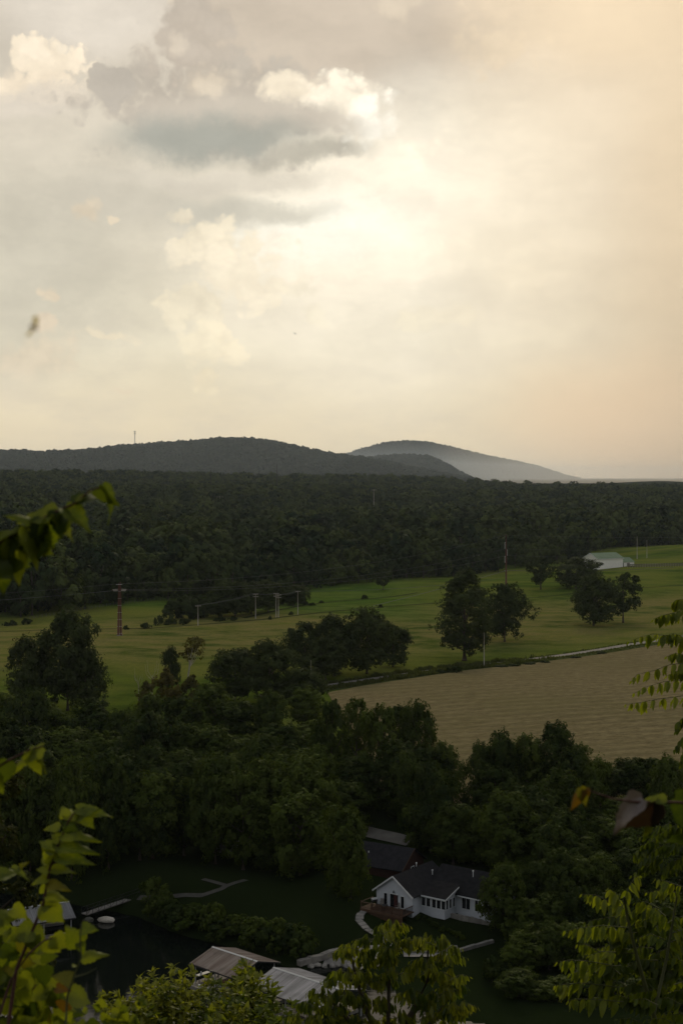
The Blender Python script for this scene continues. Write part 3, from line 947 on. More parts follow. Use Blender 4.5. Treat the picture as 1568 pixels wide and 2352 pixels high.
# ------------------------------------------------------------------ the wood between meadow and river
PR = np.array([(-90, 1600), (0, 1595), (90, 1585), (140, 1612), (250, 1616), (330, 1606), (400, 1590), (480, 1572), (560, 1596), (650, 1582), (700, 1590), (760, 1600), (830, 1598), (900, 1612), (955, 1606), (1000, 1640),
               (1040, 1716), (1072, 1775), (1100, 1704), (1150, 1684), (1210, 1690), (1280, 1662), (1335, 1712), (1390, 1748), (1460, 1745), (1520, 1738), (1660, 1735)])
def prof(px):
    return float(np.interp(px, PR[:, 0], PR[:, 1]))
WOOD = 'dense dark broadleaf tree in the wood between the meadow and the river'
wg = 'trees of the wood above the river'
g = random.Random(21)
def row(x0, x1, step, Y, off, hw, keys=('wood', 'wood', 'wood_tall'), lab=WOOD, grp=wg, jit=22):
    px = x0
    while px <= x1:
        p_ = px + g.uniform(-9, 9)
        tree_px('wood_tree', g.choice(keys), p_, prof(p_) + off + g.uniform(-jit * 0.6, jit), hw * g.uniform(0.85, 1.2), Y + g.uniform(-7, 7), lab, grp)
        px += step * g.uniform(0.85, 1.15)
LA = 'tree of the back row of the wood, its crown standing against the meadow grass'
LB = 'tree in the dark left part of the wood, above the grey roofed dock'
LC = 'tree in the dark middle of the wood, left of the hay field corner'
row(-80, 735, 70, 322, 0, 60, lab=LA, jit=22)
for x0, x1, lb in ((-70, 330, LB), (350, 735, LC)):
    row(x0, x1, 76, 300, 58, 70, lab=lb, jit=40)
    row(x0, x1, 80, 278, 120, 76, lab=lb, jit=46)
    row(x0, x1, 76, 260, 176, 78, lab=lb, jit=50)
    row(x0, min(x1, 630), 68, 243, 162, 74, lab=lb, jit=22)
fl = 'tall broadleaf tree at the near edge of the cut hay field'
fg = 'trees along the near edge of the hay field'
row(770, 930, 50, 272, 4, 58, ('wood_open',), fl, fg, 10)
for px, top, hw, Y, k_, lab in (
    (962, 1608, 46, 268, 'wood_tall', 'narrow upright tree between the hay field gap and the tall field edge trees'),
    (1018, 1706, 48, 262, 'wood', 'bushy tree left of the gap where the hay field shows through'),
    (1098, 1702, 46, 254, 'wood_tall', 'tree on the left of the dark domed group below the hay field'),
    (1152, 1682, 62, 256, 'wood', 'domed tree second from the gap below the hay field'),
    (1212, 1690, 62, 258, 'wood', 'middle tree of the dark domed group below the hay field'),
    (1282, 1658, 72, 256, 'wood_tall', 'highest tree of the dark domed group below the hay field'),
    (1338, 1716, 58, 254, 'wood', 'right shoulder tree of the dark domed group below the hay field')):
    tree_px('wood_tree', k_, px, top, hw, Y, lab)
row(1385, 1640, 50, 258, 0, 58, ('wood', 'wood_tall'), fl, fg, 14)
LD = 'tree in the dark wood between the hay field and the white house'
LF = 'tree in the dark wood right of the white house, below the domed group'
row(740, 1040, 70, 258, 104, 64, lab=LD, jit=36)
row(640, 830, 70, 250, 165, 70, lab=LD, jit=36)
row(940, 1130, 54, 250, 130, 50, lab=LD)
row(985, 1130, 54, 242, 110, 56, lab=LD)
row(1140, 1640, 74, 246, 84, 70, lab=LF, jit=36)
row(1150, 1640, 76, 236, 150, 72, lab=LF, jit=44)
hs = 'dark broadleaf tree beside the white house, above the river lawn'
hg = 'trees around the white house'
row(1210, 1640, 58, 230, 215, 58, lab=hs, grp=hg)
row(1225, 1640, 60, 221, 300, 60, lab=hs, grp=hg)
hl = 'dark bushy tree on the river bank right of the curved low wall'
for Y_, t_, x0_ in ((218, 1955, 1225), (208, 2050, 1215), (198, 2140, 1195), (189, 2235, 1185)):
    px = x0_
    while px < 1640:
        tree_px('bank_tree', g.choice(('wood', 'wood_tall')), px + g.uniform(-10, 10), t_ + g.uniform(-22, 22), g.uniform(46, 62), Y_ + g.uniform(-3, 3), hl, 'trees on the river bank right of the wall')
        px += g.uniform(50, 66)
for px, top, hw, Y, lab in (
    (165, 1742, 64, 240, 'tall dark tree right above the grey roofed dock'),
    (250, 1736, 64, 241, 'tall dark tree above the gangway, right of the grey roofed dock'),
    (806, 1930, 44, 221, 'smaller dark tree in front of the low brick building, left of the deck'),
    (970, 1838, 56, 243, 'dark tree right of the lane patch, behind the white house roof'),
    (690, 1815, 92, 236, 'huge dark tree on the lawn left of the white house'),
    (790, 1850, 66, 223, 'dark tree close to the left end of the house deck'),
    (622, 1905, 62, 240, 'dark tree at the far end of the river lawn by the forked path'),
    (1156, 1980, 54, 213, 'dark bushy tree hiding the right end of the white house')):
    tree_px('lawn_tree', 'wood', px, top, hw, Y, lab, var=int(px) % 4)
bb = 'bushy dark green shrub on the river bank below the lawn'
for i in range(20):
    px = 345 + i * 19 + g.uniform(-6, 6)
    x = np.interp(px, [313, 407, 504, 689], [-32.7, -25, -18, -5.9])
    y = np.interp(x, SHX, SHY) + g.uniform(1.0, 4.5)
    tree('bank_shrub', 'shrub', (x, y, Hs(x, y) - 0.1), g.uniform(2.2, 4.2), g.uniform(3.8, 5.6), bb, 'shrub', 'shrubs along the river bank')
for i in range(9):
    px = 1130 + i * 50 + g.uniform(-10, 10)
    y = g.uniform(192, 206)
    x = (px - 784) / F * y
    tree('bank_shrub', 'shrub', (x, y, Hs(x, y) - 0.1), g.uniform(2.0, 4.0), g.uniform(3.5, 5.0), 'dark shrub on the bank right of the curved low wall', 'shrub', 'shrubs right of the river wall')

# ------------------------------------------------------------------ plain materials for the built things
M['pole'] = mat_plain('weathered grey wood', (0.30, 0.275, 0.24), 0.9, 0.2, 2.0)
M['old_board'] = mat_plain('old grey board', (0.13, 0.12, 0.10), 0.9, 0.25, 2.0)
M['pole_brown'] = mat_plain('rust brown steel', (0.105, 0.042, 0.03), 0.8, 0.3, 0.8)
M['steel'] = mat_plain('galvanised steel', (0.42, 0.43, 0.44), 0.5, 0.15, 2.0)
M['insulator'] = mat_plain('pale insulator', (0.42, 0.42, 0.40), 0.6, 0.1)
M['wire'] = mat_plain('wire', (0.10, 0.10, 0.10), 0.6, 0.1)
M['white'] = mat_plain('white painted siding', (0.50, 0.53, 0.58), 0.7, 0.10, 0.5, bump=0.0)  # dim blue shade mixed into the white of the siding
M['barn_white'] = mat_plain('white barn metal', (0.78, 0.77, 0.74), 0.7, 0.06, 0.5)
M['trim'] = mat_plain('white trim', (0.62, 0.64, 0.66), 0.6, 0.05)
M['green_roof'] = mat_plain('green metal roof', (0.11, 0.17, 0.11), 0.8, 0.15, 0.4, spec=0.1)
M['shingle'] = mat_plain('dark shingle roof', (0.020, 0.020, 0.022), 1.0, 0.4, 1.2, bump=0.5, spec=0.0)
M['shingle_grey'] = mat_plain('grey shingle roof', (0.026, 0.026, 0.03), 1.0, 0.4, 1.2, bump=0.5, spec=0.0)
M['brick'] = mat_plain('brick wall', (0.05, 0.022, 0.017), 0.9, 0.3, 3.0)
M['wood_deck'] = mat_plain('brown stained wood', (0.075, 0.042, 0.026), 0.85, 0.3, 3.0)
M['grey_deck'] = mat_plain('grey dock boards', (0.20, 0.185, 0.17), 0.9, 0.3, 2.0)
M['dark'] = mat_plain('dark plastic', (0.02, 0.02, 0.022), 0.6, 0.2)
M['door'] = mat_plain('dark red door', (0.05, 0.012, 0.012), 0.6, 0.2)
M['stone'] = mat_plain('pale limestone', (0.24, 0.225, 0.205), 0.9, 0.35, 1.5, bump=0.6)
M['boulder'] = mat_plain('white boulder', (0.5, 0.46, 0.40), 0.8, 0.45, 1.2, bump=0.6)
gm, gt = mat_new('window glass')
gb = gt.n('ShaderNodeBsdfPrincipled', {'Base Color': (0.012, 0.015, 0.018, 1), 'Roughness': 0.08, 'IOR': 1.5})
gt.n('ShaderNodeOutputMaterial', {0: gb.outputs[0]})
M['glass'] = gm

def mat_metal_roof(name, ca, cb, rough, scale=0.9):
    m, t = mat_new(name)
    tx = t.n('ShaderNodeTexCoord')
    p = tx.outputs['Object']
    n1 = t.noise(t.v('MULTIPLY', p, (2.2, 0.10, 0.10)), scale, 5.0, 0.65)
    n2 = t.noise(p, 0.35, 5.0, 0.6)
    c = t.mix(t.step(n1, 0.32, 0.66), tuple(ca) + (1,), tuple(cb) + (1,))
    c = t.mix(t.step(n2, 0.45, 0.7, 0.0, 0.5), c, tuple(k * 0.5 for k in ca) + (1,))
    b = t.n('ShaderNodeBsdfPrincipled', {'Base Color': c, 'Roughness': rough, 'Metallic': 0.1, 'Specular IOR Level': 0.25})
    t.n('ShaderNodeOutputMaterial', {0: b.outputs[0]})
    return m
M['rust_roof'] = mat_metal_roof('rusting corrugated roof', (0.095, 0.066, 0.056), (0.215, 0.185, 0.172), 0.7)
M['tin_roof'] = mat_metal_roof('weathered tin roof', (0.125, 0.125, 0.135), (0.31, 0.31, 0.335), 0.6)
M['grey_roof'] = mat_metal_roof('grey ribbed roof', (0.12, 0.125, 0.135), (0.18, 0.185, 0.20), 0.6)

# ------------------------------------------------------------------ poles and wires
def pole(px, base, top, label, arms=1, mat='pole', r=0.15, arm_w=2.2, y0=300.0, yaw=0.35, group='grey poles of the line across the meadow', Y=None):
    if Y is None:
        p = hit(px, base, y0)
    else:
        x = (px - CX) / F * Y
        p = Vector((x, Y, Hs(x, Y)))
    h = CAMZ - (top - HY) / F * p.y - p.z
    o = empty('utility_pole', p, yaw, label, 'pole', group)
    MB().tube([(0, 0, -0.5), (0, 0, h)], r * 1.25, r * 0.8, 8).build('shaft', M[mat], o, smooth=True)
    for k in range(arms):
        z = h - 0.35 - 1.0 * k
        a = MB().bar((-arm_w / 2, -r - 0.06, z), (arm_w / 2, -r - 0.06, z), 0.12, 0.14).build('crossarm', M[mat], o)
        for s in (-1, -0.45, 0.45, 1):
            MB().tube([(s * arm_w * 0.46, -r - 0.06, z + 0.05), (s * arm_w * 0.46, -r - 0.06, z + 0.36)], 0.07, 0.05, 6).build('insulator', M['insulator'], a)
    o['top'] = h
    return o, p, h
PL = []
PL.append(pole(455, 1437, 1390, 'thin grey pole among the hedgerow trees, leftmost of the meadow line', 1))
PL.append(pole(587, 1421, 1363, 'grey pole with two arms between the leftmost thin pole and the double pole', 2))
PL.append(pole(634, 1419, 1362, 'left shaft of the double pole in the meadow line', 2))
PL.append(pole(639.5, 1419, 1365, 'right shaft of the double pole in the meadow line', 2))
PL.append(pole(684, 1412, 1357, 'grey pole at the end of the hedgerow, rightmost of the meadow line', 1))
PL.append(pole(1111, 1533, 1453, 'bare pale pole at the edge of the hay field in front of the pasture oak', 0, r=0.14, group=None))
PL.append(pole(714, 1590, 1517, 'short pale pole rising among the trees left of the hay field', 0, r=0.13, group=None))
PL.append(pole(1462, 1284, 1232, 'tall grey pole on the slope right of the white barn', 0, r=0.2, group=None, y0=600))
PL.append(pole(1484.5, 1282, 1240, 'shorter grey pole rightmost on the slope beyond the barn', 0, r=0.16, group=None, y0=600))
for px, top, Y, lab in ((484, 1079, 2050, 'dark pole rising out of the wood on the low ridge below the long hill'), (636, 1066, 2050, 'tallest dark pole on the wooded ridge'),
                        (505, 1139, 1450, 'pole with pale arms halfway up the wooded slope, left of middle'), (858, 1124, 1500, 'pole with stacked pale insulators standing in the wood, right of middle'), (742, 1092, 2100, 'faint dark pole on the wooded ridge by the hill foot')):
    pole(px, 0, top, lab, 2, 'dark' if Y > 1900 else 'pole', 0.45, 7.0, Y=Y, group=None)

# tall brown pole with stacked insulators
def tall_pole():
    p = hit(1161.5, 1352, 500)
    h = CAMZ - (1228 - HY) / F * p.y - p.z
    o = empty('transmission_pole', p, 0.5, 'tall red brown pole with pale stacked insulators behind the pasture oak', 'pole')
    MB().tube([(0, 0, -0.5), (0, 0, h * 0.5), (0, 0, h)], 0.52, 0.3, 10).build('shaft', M['pole_brown'], o, smooth=True)
    for s, f0, f1 in ((-1, 0.86, 0.74), (1, 0.72, 0.61), (-1, 0.60, 0.48)):
        b = MB().bar((0, 0, h * f0), (s * 0.75, 0, h * f0), 0.14).build('bracket', M['steel'], o)
        MB().tube([(s * 0.75, 0, h * f0), (s * 0.75, 0, h * f1)], 0.13, 0.13, 8).build('insulator', M['insulator'], b)
    for s in (-1, 1):
        MB().tube([(0, s * 0.1, h * 0.32), (s * 1.1, 0, h * 0.335)], 0.16, 0.1, 6).build('bracket', M['steel'], o)
    return p, h
TP = tall_pole()

def steel_tower():
    p = hit(275, 1460, 300)
    h = CAMZ - (1337 - HY) / F * p.y - p.z
    o = empty('transmission_tower', p, 0.15, 'dark red brown twin legged steel tower standing alone in the left meadow', 'tower')
    MB().tube([(-0.42, 0, -0.5), (-0.22, 0, h * 0.97)], 0.45, 0.24, 8).build('leg', M['pole_brown'], o, smooth=True)
    MB().tube([(0.55, 0.2, -0.5), (0.28, 0.1, h)], 0.40, 0.20, 8).build('leg', M['pole_brown'], o, smooth=True)
    for k in range(22):
        z = 0.8 + k * (h - 1.6) / 21
        w = 0.95 * (1 - z / h) + 0.55 * z / h
        MB().bar((-w, -0.3, z), (w, -0.3, z), 0.07).build('rung', M['steel'] if k % 3 == 0 else M['pole_brown'], o)
    MB().bar((-1.3, -0.2, h * 0.955), (1.0, -0.2, h * 0.955), 0.12).build('top_arm', M['steel'], o)
    za = h * 0.855
    a = MB().bar((-2.9, -0.1, za), (2.9, -0.1, za), 0.16).build('crossarm', M['pole_brown'], o)
    for s in (-1, 1):
        for k, dz in enumerate((0.0, -0.28, -0.56)):
            MB().tube([(s * 0.6, -0.2 + 0.2 * k, za + 0.25 + dz), (s * (2.5 - 0.18 * k), -0.2 + 0.2 * k, za + 0.12 + dz)], 0.09, 0.09, 7).build('insulator', M['insulator'], a)
    MB().tube([(-0.9, -0.5, -0.3), (0.9, 0.6, -0.1), (0.9, 0.6, 0.15)], 0.6, 0.5, 8).build('footing', M['concrete'], o)
    return p, h
ST = steel_tower()

def wire(a, b, sag, r, label, group='wires strung across the meadows'):
    a, b = Vector(a), Vector(b)
    pts = [a.lerp(b, t / 14) - Vector((0, 0, sag * 4 * (t / 14) * (1 - t / 14))) for t in range(15)]
    o = MB().tube(pts, r, r, 4, False).build('overhead_wire', M['wire'], None)
    tag(o, label, 'wire', group)
def top_of(i, dz=-0.1, dx=0.0):
    o, p, h = PL[i]
    return (p.x + dx, p.y, p.z + h + dz)
wl = 'thin sagging wire strung between the grey poles of the meadow line'
for i, j in ((0, 1), (1, 2), (3, 4)):
    for dx in (-1.0, 0.0, 1.0):
        wire(top_of(i, 0, dx), top_of(j, 0, dx), 0.5, 0.03, wl)
o4 = Vector(top_of(4))
for dx in (-1.0, 1.0):
    wire(o4 + Vector((dx, 0, 0)), Vector(top_of(4)) + Vector((90, 60, 1)), 1.6, 0.03, 'thin wire leaving the rightmost pole of the meadow line')
tl = 'thin high wire running from the steel tower towards the tall brown pole'
for f0, f1, s in ((0.86, 0.74, 2.5), (0.84, 0.61, -2.5), (0.97, 0.99, 0)):
    wire((ST[0].x + s, ST[0].y, ST[0].z + ST[1] * f0), (TP[0].x, TP[0].y, TP[0].z + TP[1] * f1), 5.0, 0.035, tl)
    wire((ST[0].x + s, ST[0].y, ST[0].z + ST[1] * f0), (ST[0].x - 200, ST[0].y - 60, ST[0].z + ST[1] * f0), 4.0, 0.035, 'thin high wire leaving the steel tower to the left')
    wire((TP[0].x, TP[0].y, TP[0].z + TP[1] * f1), (TP[0].x + 300, TP[0].y + 140, TP[0].z + TP[1] * f1 + 4), 5.0, 0.035, 'thin high wire leaving the tall brown pole to the right')
za = TP[0].z + TP[1] * 0.335
wire((TP[0].x, TP[0].y, za), (TP[0].x - 70, TP[0].y - 110, za - 8), 0.4, 0.09, 'thick cable sloping down to the left from the tall brown pole', None)
wire((TP[0].x, TP[0].y, za), (TP[0].x + 90, TP[0].y + 20, za + 0.2), 0.8, 0.10, 'thick level cable from the tall brown pole past the barn tree', None)

# ------------------------------------------------------------------ lattice radio tower on the long hill
def radio_tower():
    Y = 6960.0
    x = (310 - CX) / F * Y
    z0 = CAMZ - (1036 - HY) / F * Y
    h = (1036 - 991) / F * Y
    o = empty('radio_tower', (x, Y, z0), 0.5, 'slim lattice radio tower with dish platforms on the crest of the long hill', 'tower')
    for k in range(3):
        a = k * 2.094
        MB().tube([(4.6 * cos(a), 4.6 * sin(a), -16), (1.2 * cos(a), 1.2 * sin(a), h)], 0.7, 0.5, 6).build('leg', M['steel'], o)
    mb = MB()
    for i in range(14):
        z, z1 = h * i / 14, h * (i + 1) / 14
        r, r1 = 4.2 - 3.0 * (z + 12) / (h + 12), 4.2 - 3.0 * (z1 + 12) / (h + 12)
        for k in range(3):
            a, b = k * 2.094, (k + 1) * 2.094
            mb.bar((r * cos(a), r * sin(a), z), (r1 * cos(b), r1 * sin(b), z1), 0.14)
    mb.build('bracing', M['steel'], o)
    for zf, r in ((1.0, 5.0), (0.89, 4.6)):
        pf = MB().tube([(0, 0, h * zf - 0.5), (0, 0, h * zf)], r * 0.6, r * 0.6, 12).build('platform', M['steel'], o)
        for k in range(6):
            a = k * 1.047
            MB().box((r * cos(a), r * sin(a), h * zf + 0.4), (1.3, 1.3, 4.0)).build('antenna', M['dark' if k % 2 else 'white'], pf)
    MB().tube([(0, 0, h), (0, 0, h + 4)], 0.2, 0.1, 6).build('spike', M['white'], o)
radio_tower()

# ------------------------------------------------------------------ buildings
def prism_roof(mb, x0, x1, y0, y1, ze, zr, oh=0.4, th=0.16, axis='y'):
    """two sloping roof slabs; the ridge runs along the given axis"""
    if axis == 'y':
        xm = (x0 + x1) / 2
        k = (zr - ze) / (xm - x0)
        for s, xe in ((-1, x0 - oh), (1, x1 + oh)):
            zz = ze - k * oh
            a = [(xe, y0 - oh, zz), (xm, y0 - oh, zr), (xm, y1 + oh, zr), (xe, y1 + oh, zz)]
            b = [(p[0], p[1], p[2] + th) for p in a]
            mb.add(a + b, [(3, 2, 1, 0), (4, 5, 6, 7), (0, 1, 5, 4), (1, 2, 6, 5), (2, 3, 7, 6), (3, 0, 4, 7)])
    else:
        ym = (y0 + y1) / 2
        k = (zr - ze) / (ym - y0)
        for s, ye in ((-1, y0 - oh), (1, y1 + oh)):
            zz = ze - k * oh
            a = [(x0 - oh, ye, zz), (x1 + oh, ye, zz), (x1 + oh, ym, zr), (x0 - oh, ym, zr)]
            b = [(p[0], p[1], p[2] + th) for p in a]
            mb.add(a + b, [(3, 2, 1, 0), (4, 5, 6, 7), (0, 1, 5, 4), (1, 2, 6, 5), (2, 3, 7, 6), (3, 0, 4, 7)])
    return mb

def gable_box(mb, x0, x1, y0, y1, z0, ze, zr, axis='y'):
    """walls with pointed gable ends"""
    if axis == 'y':
        xm = (x0 + x1) / 2
        v_ = [(x0, y0, z0), (x1, y0, z0), (x1, y0, ze), (xm, y0, zr), (x0, y0, ze), (x0, y1, z0), (x1, y1, z0), (x1, y1, ze), (xm, y1, zr), (x0, y1, ze)]
    else:
        ym = (y0 + y1) / 2
        v_ = [(x0, y1, z0), (x0, y0, z0), (x0, y0, ze), (x0, ym, zr), (x0, y1, ze), (x1, y1, z0), (x1, y0, z0), (x1, y0, ze), (x1, ym, zr), (x1, y1, ze)]
    return mb.add(v_, [(0, 1, 2, 3, 4), (9, 8, 7, 6, 5), (0, 5, 6, 1), (1, 6, 7, 2), (4, 9, 5, 0), (2, 7, 8, 3), (3, 8, 9, 4)])

def window(par, c, w, h, axis='x', name='window', fr=0.09, pane='glass', split=0):
    """frame, recessed pane; axis = wall direction"""
    mb = MB()
    dx, dy = (1, 0) if axis == 'x' else (0, 1)
    for s in (-1, 1):
        mb.box((c[0] + dx * s * (w / 2 + fr / 2), c[1] + dy * s * (w / 2 + fr / 2), c[2]), (fr if dx else 0.10, fr if dy else 0.10, h + 2 * fr))
        mb.box((c[0], c[1], c[2] + s * (h / 2 + fr / 2)), (w if dx else 0.101, w if dy else 0.101, fr))
    for k in range(split):
        o_ = -w / 2 + w * (k + 1) / (split + 1)
        mb.box((c[0] + dx * o_, c[1] + dy * o_, c[2]), (0.05 if dx else 0.09, 0.05 if dy else 0.09, h))
    f = mb.build(name, M['trim'], par)
    MB().box(c, (w if dx else 0.06, w if dy else 0.06, h)).build('pane', M[pane], f)
    return f

def white_house():
    fz = 4.2
    HS = 0.92
    o = empty('house', (5.4, 219.6, fz), radians(-36.87), 'white clapboard house with a gabled front and brown deck above the river lawn', 'house')
    o.scale = (HS, HS, HS)
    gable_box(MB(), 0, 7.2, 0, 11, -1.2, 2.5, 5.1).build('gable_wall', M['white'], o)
    w = MB()
    for k in range(26):       # clapboard courses
        z = -0.1 + k * 0.2
        half_w = 3.6 if z < 2.5 else 3.6 * (5.0 - z) / 2.5
        if half_w > 0.2:
            w.box((3.6, -0.012, z), (2 * half_w - 0.02, 0.03, 0.03))
    w.build('clapboard', M['white'], o, 'stuff')
    gable_box(MB(), 8.2, 18.6, 6, 14, -1.2, 2.5, 5.35, 'x').build('wing_wall', M['white'], o)
    MB().add([(7.2, 2.4, -1.2), (12, 2.4, -1.2), (12, 6, -1.2), (7.2, 6, -1.2), (7.2, 2.4, 2.2), (12, 2.4, 2.2), (12, 6, 3.3), (7.2, 6, 3.3)],
             [(0, 1, 5, 4), (1, 2, 6, 5), (3, 0, 4, 7), (4, 5, 6, 7)]).build('sunroom_wall', M['white'], o)
    rf = prism_roof(MB(), 0, 7.2, 0, 11, 2.5, 5.1, 0.5).build('roof', M['shingle'], o)
    prism_roof(MB(), 7.0, 18.6, 6, 14, 2.5, 5.4, 0.5, axis='x').build('wing_roof', M['shingle'], o)
    MB().add([(7.25, 1.9, 2.17), (12.5, 1.9, 2.17), (12.5, 6.6, 3.55), (7.25, 6.6, 3.55), (7.25, 1.9, 2.33), (12.5, 1.9, 2.33), (12.5, 6.6, 3.71), (7.25, 6.6, 3.71)],
             [(3, 2, 1, 0), (4, 5, 6, 7), (0, 1, 5, 4), (1, 2, 6, 5), (2, 3, 7, 6), (3, 0, 4, 7)]).build('sunroom_roof', M['shingle'], o)
    for s in (-1, 1):         # barge boards
        MB().bar((3.6, -0.53, 5.12), (3.6 + s * 4.1, -0.53, 5.12 - 4.1 * 2.6 / 3.6), 0.06, 0.24).build('fascia', M['trim'], o)
    MB().bar((7.25, 1.86, 2.16), (12.5, 1.86, 2.16), 0.07, 0.2).build('fascia', M['trim'], o)
    MB().bar((12.53, 1.9, 2.2), (12.53, 6.0, 3.4), 0.06, 0.2).build('fascia', M['trim'], o)
    MB().bar((12.5, 5.46, 2.1), (19.1, 5.46, 2.1), 0.07, 0.2).build('fascia', M['trim'], o)
    for x in (1.9, 5.3):
        window(o, (x, -0.04, 1.05), 0.62, 1.9)
    d = MB().box((3.6, -0.05, 1.05), (1.5, 0.1, 2.1)).build('door', M['glass'], o)
    MB().box((3.95, -0.12, 1.05), (0.62, 0.05, 1.95)).build('door_leaf', M['door'], d)
    MB().box((3.6, -0.10, 2.15), (1.7, 0.08, 0.12)).build('door_frame', M['trim'], d)
    MB().tube([(3.6, -0.2, 2.35), (3.6, -0.2, 2.75)], 0.14, 0.05, 8).build('porch_lamp', M['dark'], o)
    for k in range(5):
        window(o, (7.9 + k * 0.93 + (0.18 if k > 1 else 0) , 2.37, 1.12), 0.72, 1.35)
    for k in range(3):
        window(o, (12.03, 3.0 + k * 1.05, 1.1), 0.6, 1.45, 'y')
    for x, w_ in ((13.9, 1.5), (16.2, 1.1)):
        window(o, (x, 5.96, 1.05), w_, 1.95, split=1)
    window(o, (17.7, 5.96, 1.25), 0.8, 1.2)
    for x, y, z in ((3.0, 7.5, 4.8), (5.6, 8.5, 3.8), (13.5, 8.8, 4.9)):
        v_ = MB().tube([(x, y, z - 0.4), (x, y, z + 0.65)], 0.07, 0.07, 8).build('vent_pipe', M['trim'], o)
        MB().tube([(x, y, z + 0.65), (x, y, z + 0.85)], 0.13, 0.13, 8).build('vent_cap', M['trim'], v_)
    # deck round the gable
    dk = MB().box((3.4, -1.75, -0.16), (8.4, 3.4, 0.14)).build('deck', M['wood_deck'], o)
    for i in range(24):
        MB().box((-0.62 + i * 0.35, -1.75, -0.07), (0.31, 3.36, 0.035)).build('deck_board', M['wood_deck'], dk)
    MB().box((3.4, -3.5, -0.3), (8.4, 0.09, 0.42)).build('rim_board', M['wood_deck'], dk)
    for x in (-0.7, 1.4, 3.4, 5.5, 7.5):
        MB().box((x, -3.42, -0.9), (0.16, 0.16, 4.0)).build('deck_post', M['wood_deck'], o)
    r = MB()
    r.bar((-0.7, -3.42, 0.92), (7.5, -3.42, 0.92), 0.12, 0.08)
    r.bar((-0.7, -3.42, 0.08), (7.5, -3.42, 0.08), 0.06, 0.08)
    r.bar((-0.7, -3.42, 0.92), (-0.7, 0, 0.92), 0.12, 0.08)
    r.bar((7.5, -3.42, 0.92), (7.5, -0.2, 0.92), 0.12, 0.08)
    r.build('handrail', M['wood_deck'], o)
    for k in range(40):
        MB().box((-0.6 + k * 0.205, -3.42, 0.5), (0.05, 0.05, 0.8)).build('baluster', M['wood_deck'], o)
    for k in range(14):
        MB().box((7.5, -3.2 + k * 0.22, 0.5), (0.05, 0.05, 0.8)).build('baluster', M['dark'], o)
    sk = MB()
    for k in range(36):
        sk.box((-0.55 + k * 0.226, -3.36, -1.35), (0.2, 0.03, 1.75))
    sk.build('skirting', M['wood_deck'], o, 'stuff')
    return o
HOUSE = white_house()
HM = Matrix.Translation((5.4, 219.6, 4.2)) @ Matrix.Rotation(radians(-36.87), 4, 'Z') @ Matrix.Scale(0.92, 4)
def hw(x, y, z=0.0):
    return HM @ Vector((x, y, z))

def deck_chair(x, y, rz, label):
    p = hw(x, y, -0.05)
    o = empty('deck_chair', p, rz + radians(-36.87), label, 'chair', 'chairs on the house deck')
    MB().box((0, 0, 0.42), (0.55, 0.5, 0.06)).build('seat', M['grey_deck'], o)
    b = MB()
    for i in range(5):
        b.box((-0.22 + i * 0.11, 0.27, 0.78), (0.09, 0.03, 0.75))
    b.build('backrest', M['grey_deck'], o)
    for sx in (-1, 1):
        MB().box((sx * 0.3, 0, 0.63), (0.08, 0.55, 0.04)).build('armrest', M['grey_deck'], o)
        for sy in (-1, 1):
            MB().box((sx * 0.27, sy * 0.22, 0.2), (0.06, 0.06, 0.42)).build('leg', M['grey_deck'], o)
deck_chair(1.7, -0.9, 0.3, 'pale deck chair in front of the left gable window')
deck_chair(5.1, -1.2, -0.4, 'pale deck chair in front of the right gable window')
o = empty('patio_table', hw(3.2, -2.2, -0.05), 0, 'small dark round table on the house deck in front of the door', 'table')
MB().tube([(0, 0, 0.68), (0, 0, 0.73)], 0.55, 0.55, 14).build('tabletop', M['dark'], o)
MB().tube([(0, 0, 0), (0, 0, 0.68)], 0.05, 0.05, 8).build('stem', M['dark'], o)
MB().tube([(0, 0, 0), (0, 0, 0.04)], 0.28, 0.22, 10).build('foot', M['dark'], o)
o = empty('grill', hw(0.4, -1.2, -0.05), 0.5, 'covered grill at the left corner of the house deck', 'grill')
MB().box((0, 0, 0.8), (0.9, 0.5, 0.3)).build('firebox', M['dark'], o)
MB().tube([(-0.45, 0, 0.95), (0.45, 0, 0.95)], 0.25, 0.25, 10).build('hood', M['steel'], o)
for sx in (-1, 1):
    MB().box((sx * 0.38, 0, 0.33), (0.07, 0.4, 0.66)).build('leg', M['dark'], o)

def garage():
    p = hit(880, 2016, 215)
    o = empty('garage', (5.2, 231.0, 4.7), radians(-30), 'low brick building with a plain dark roof behind the white house', 'building')
    gable_box(MB(), -6, 5, 0, 8, -1.5, 2.2, 4.6, 'x').build('wall', M['brick'], o)
    r = prism_roof(MB(), -6, 5, 0, 8, 2.2, 4.6, 0.5, axis='x').build('roof', M['shingle_grey'], o)
    MB().box((-3.0, 1.5, 3.35), (0.5, 0.4, 0.2)).build('skylight', M['trim'], r)
    MB().tube([(-2.0, 2.0, 3.3), (-2.0, 2.0, 3.8)], 0.08, 0.08, 8).build('vent_pipe', M['trim'], r)
    MB().bar((5.52, -0.5, 2.0), (5.52, 4, 4.7), 0.05, 0.2).build('fascia', M['wood_deck'], o)
    window(o, (5.03, 4.0, 1.2), 1.0, 1.0, 'y')
    window(o, (-2.5, -0.03, 1.2), 1.2, 1.0)
garage()

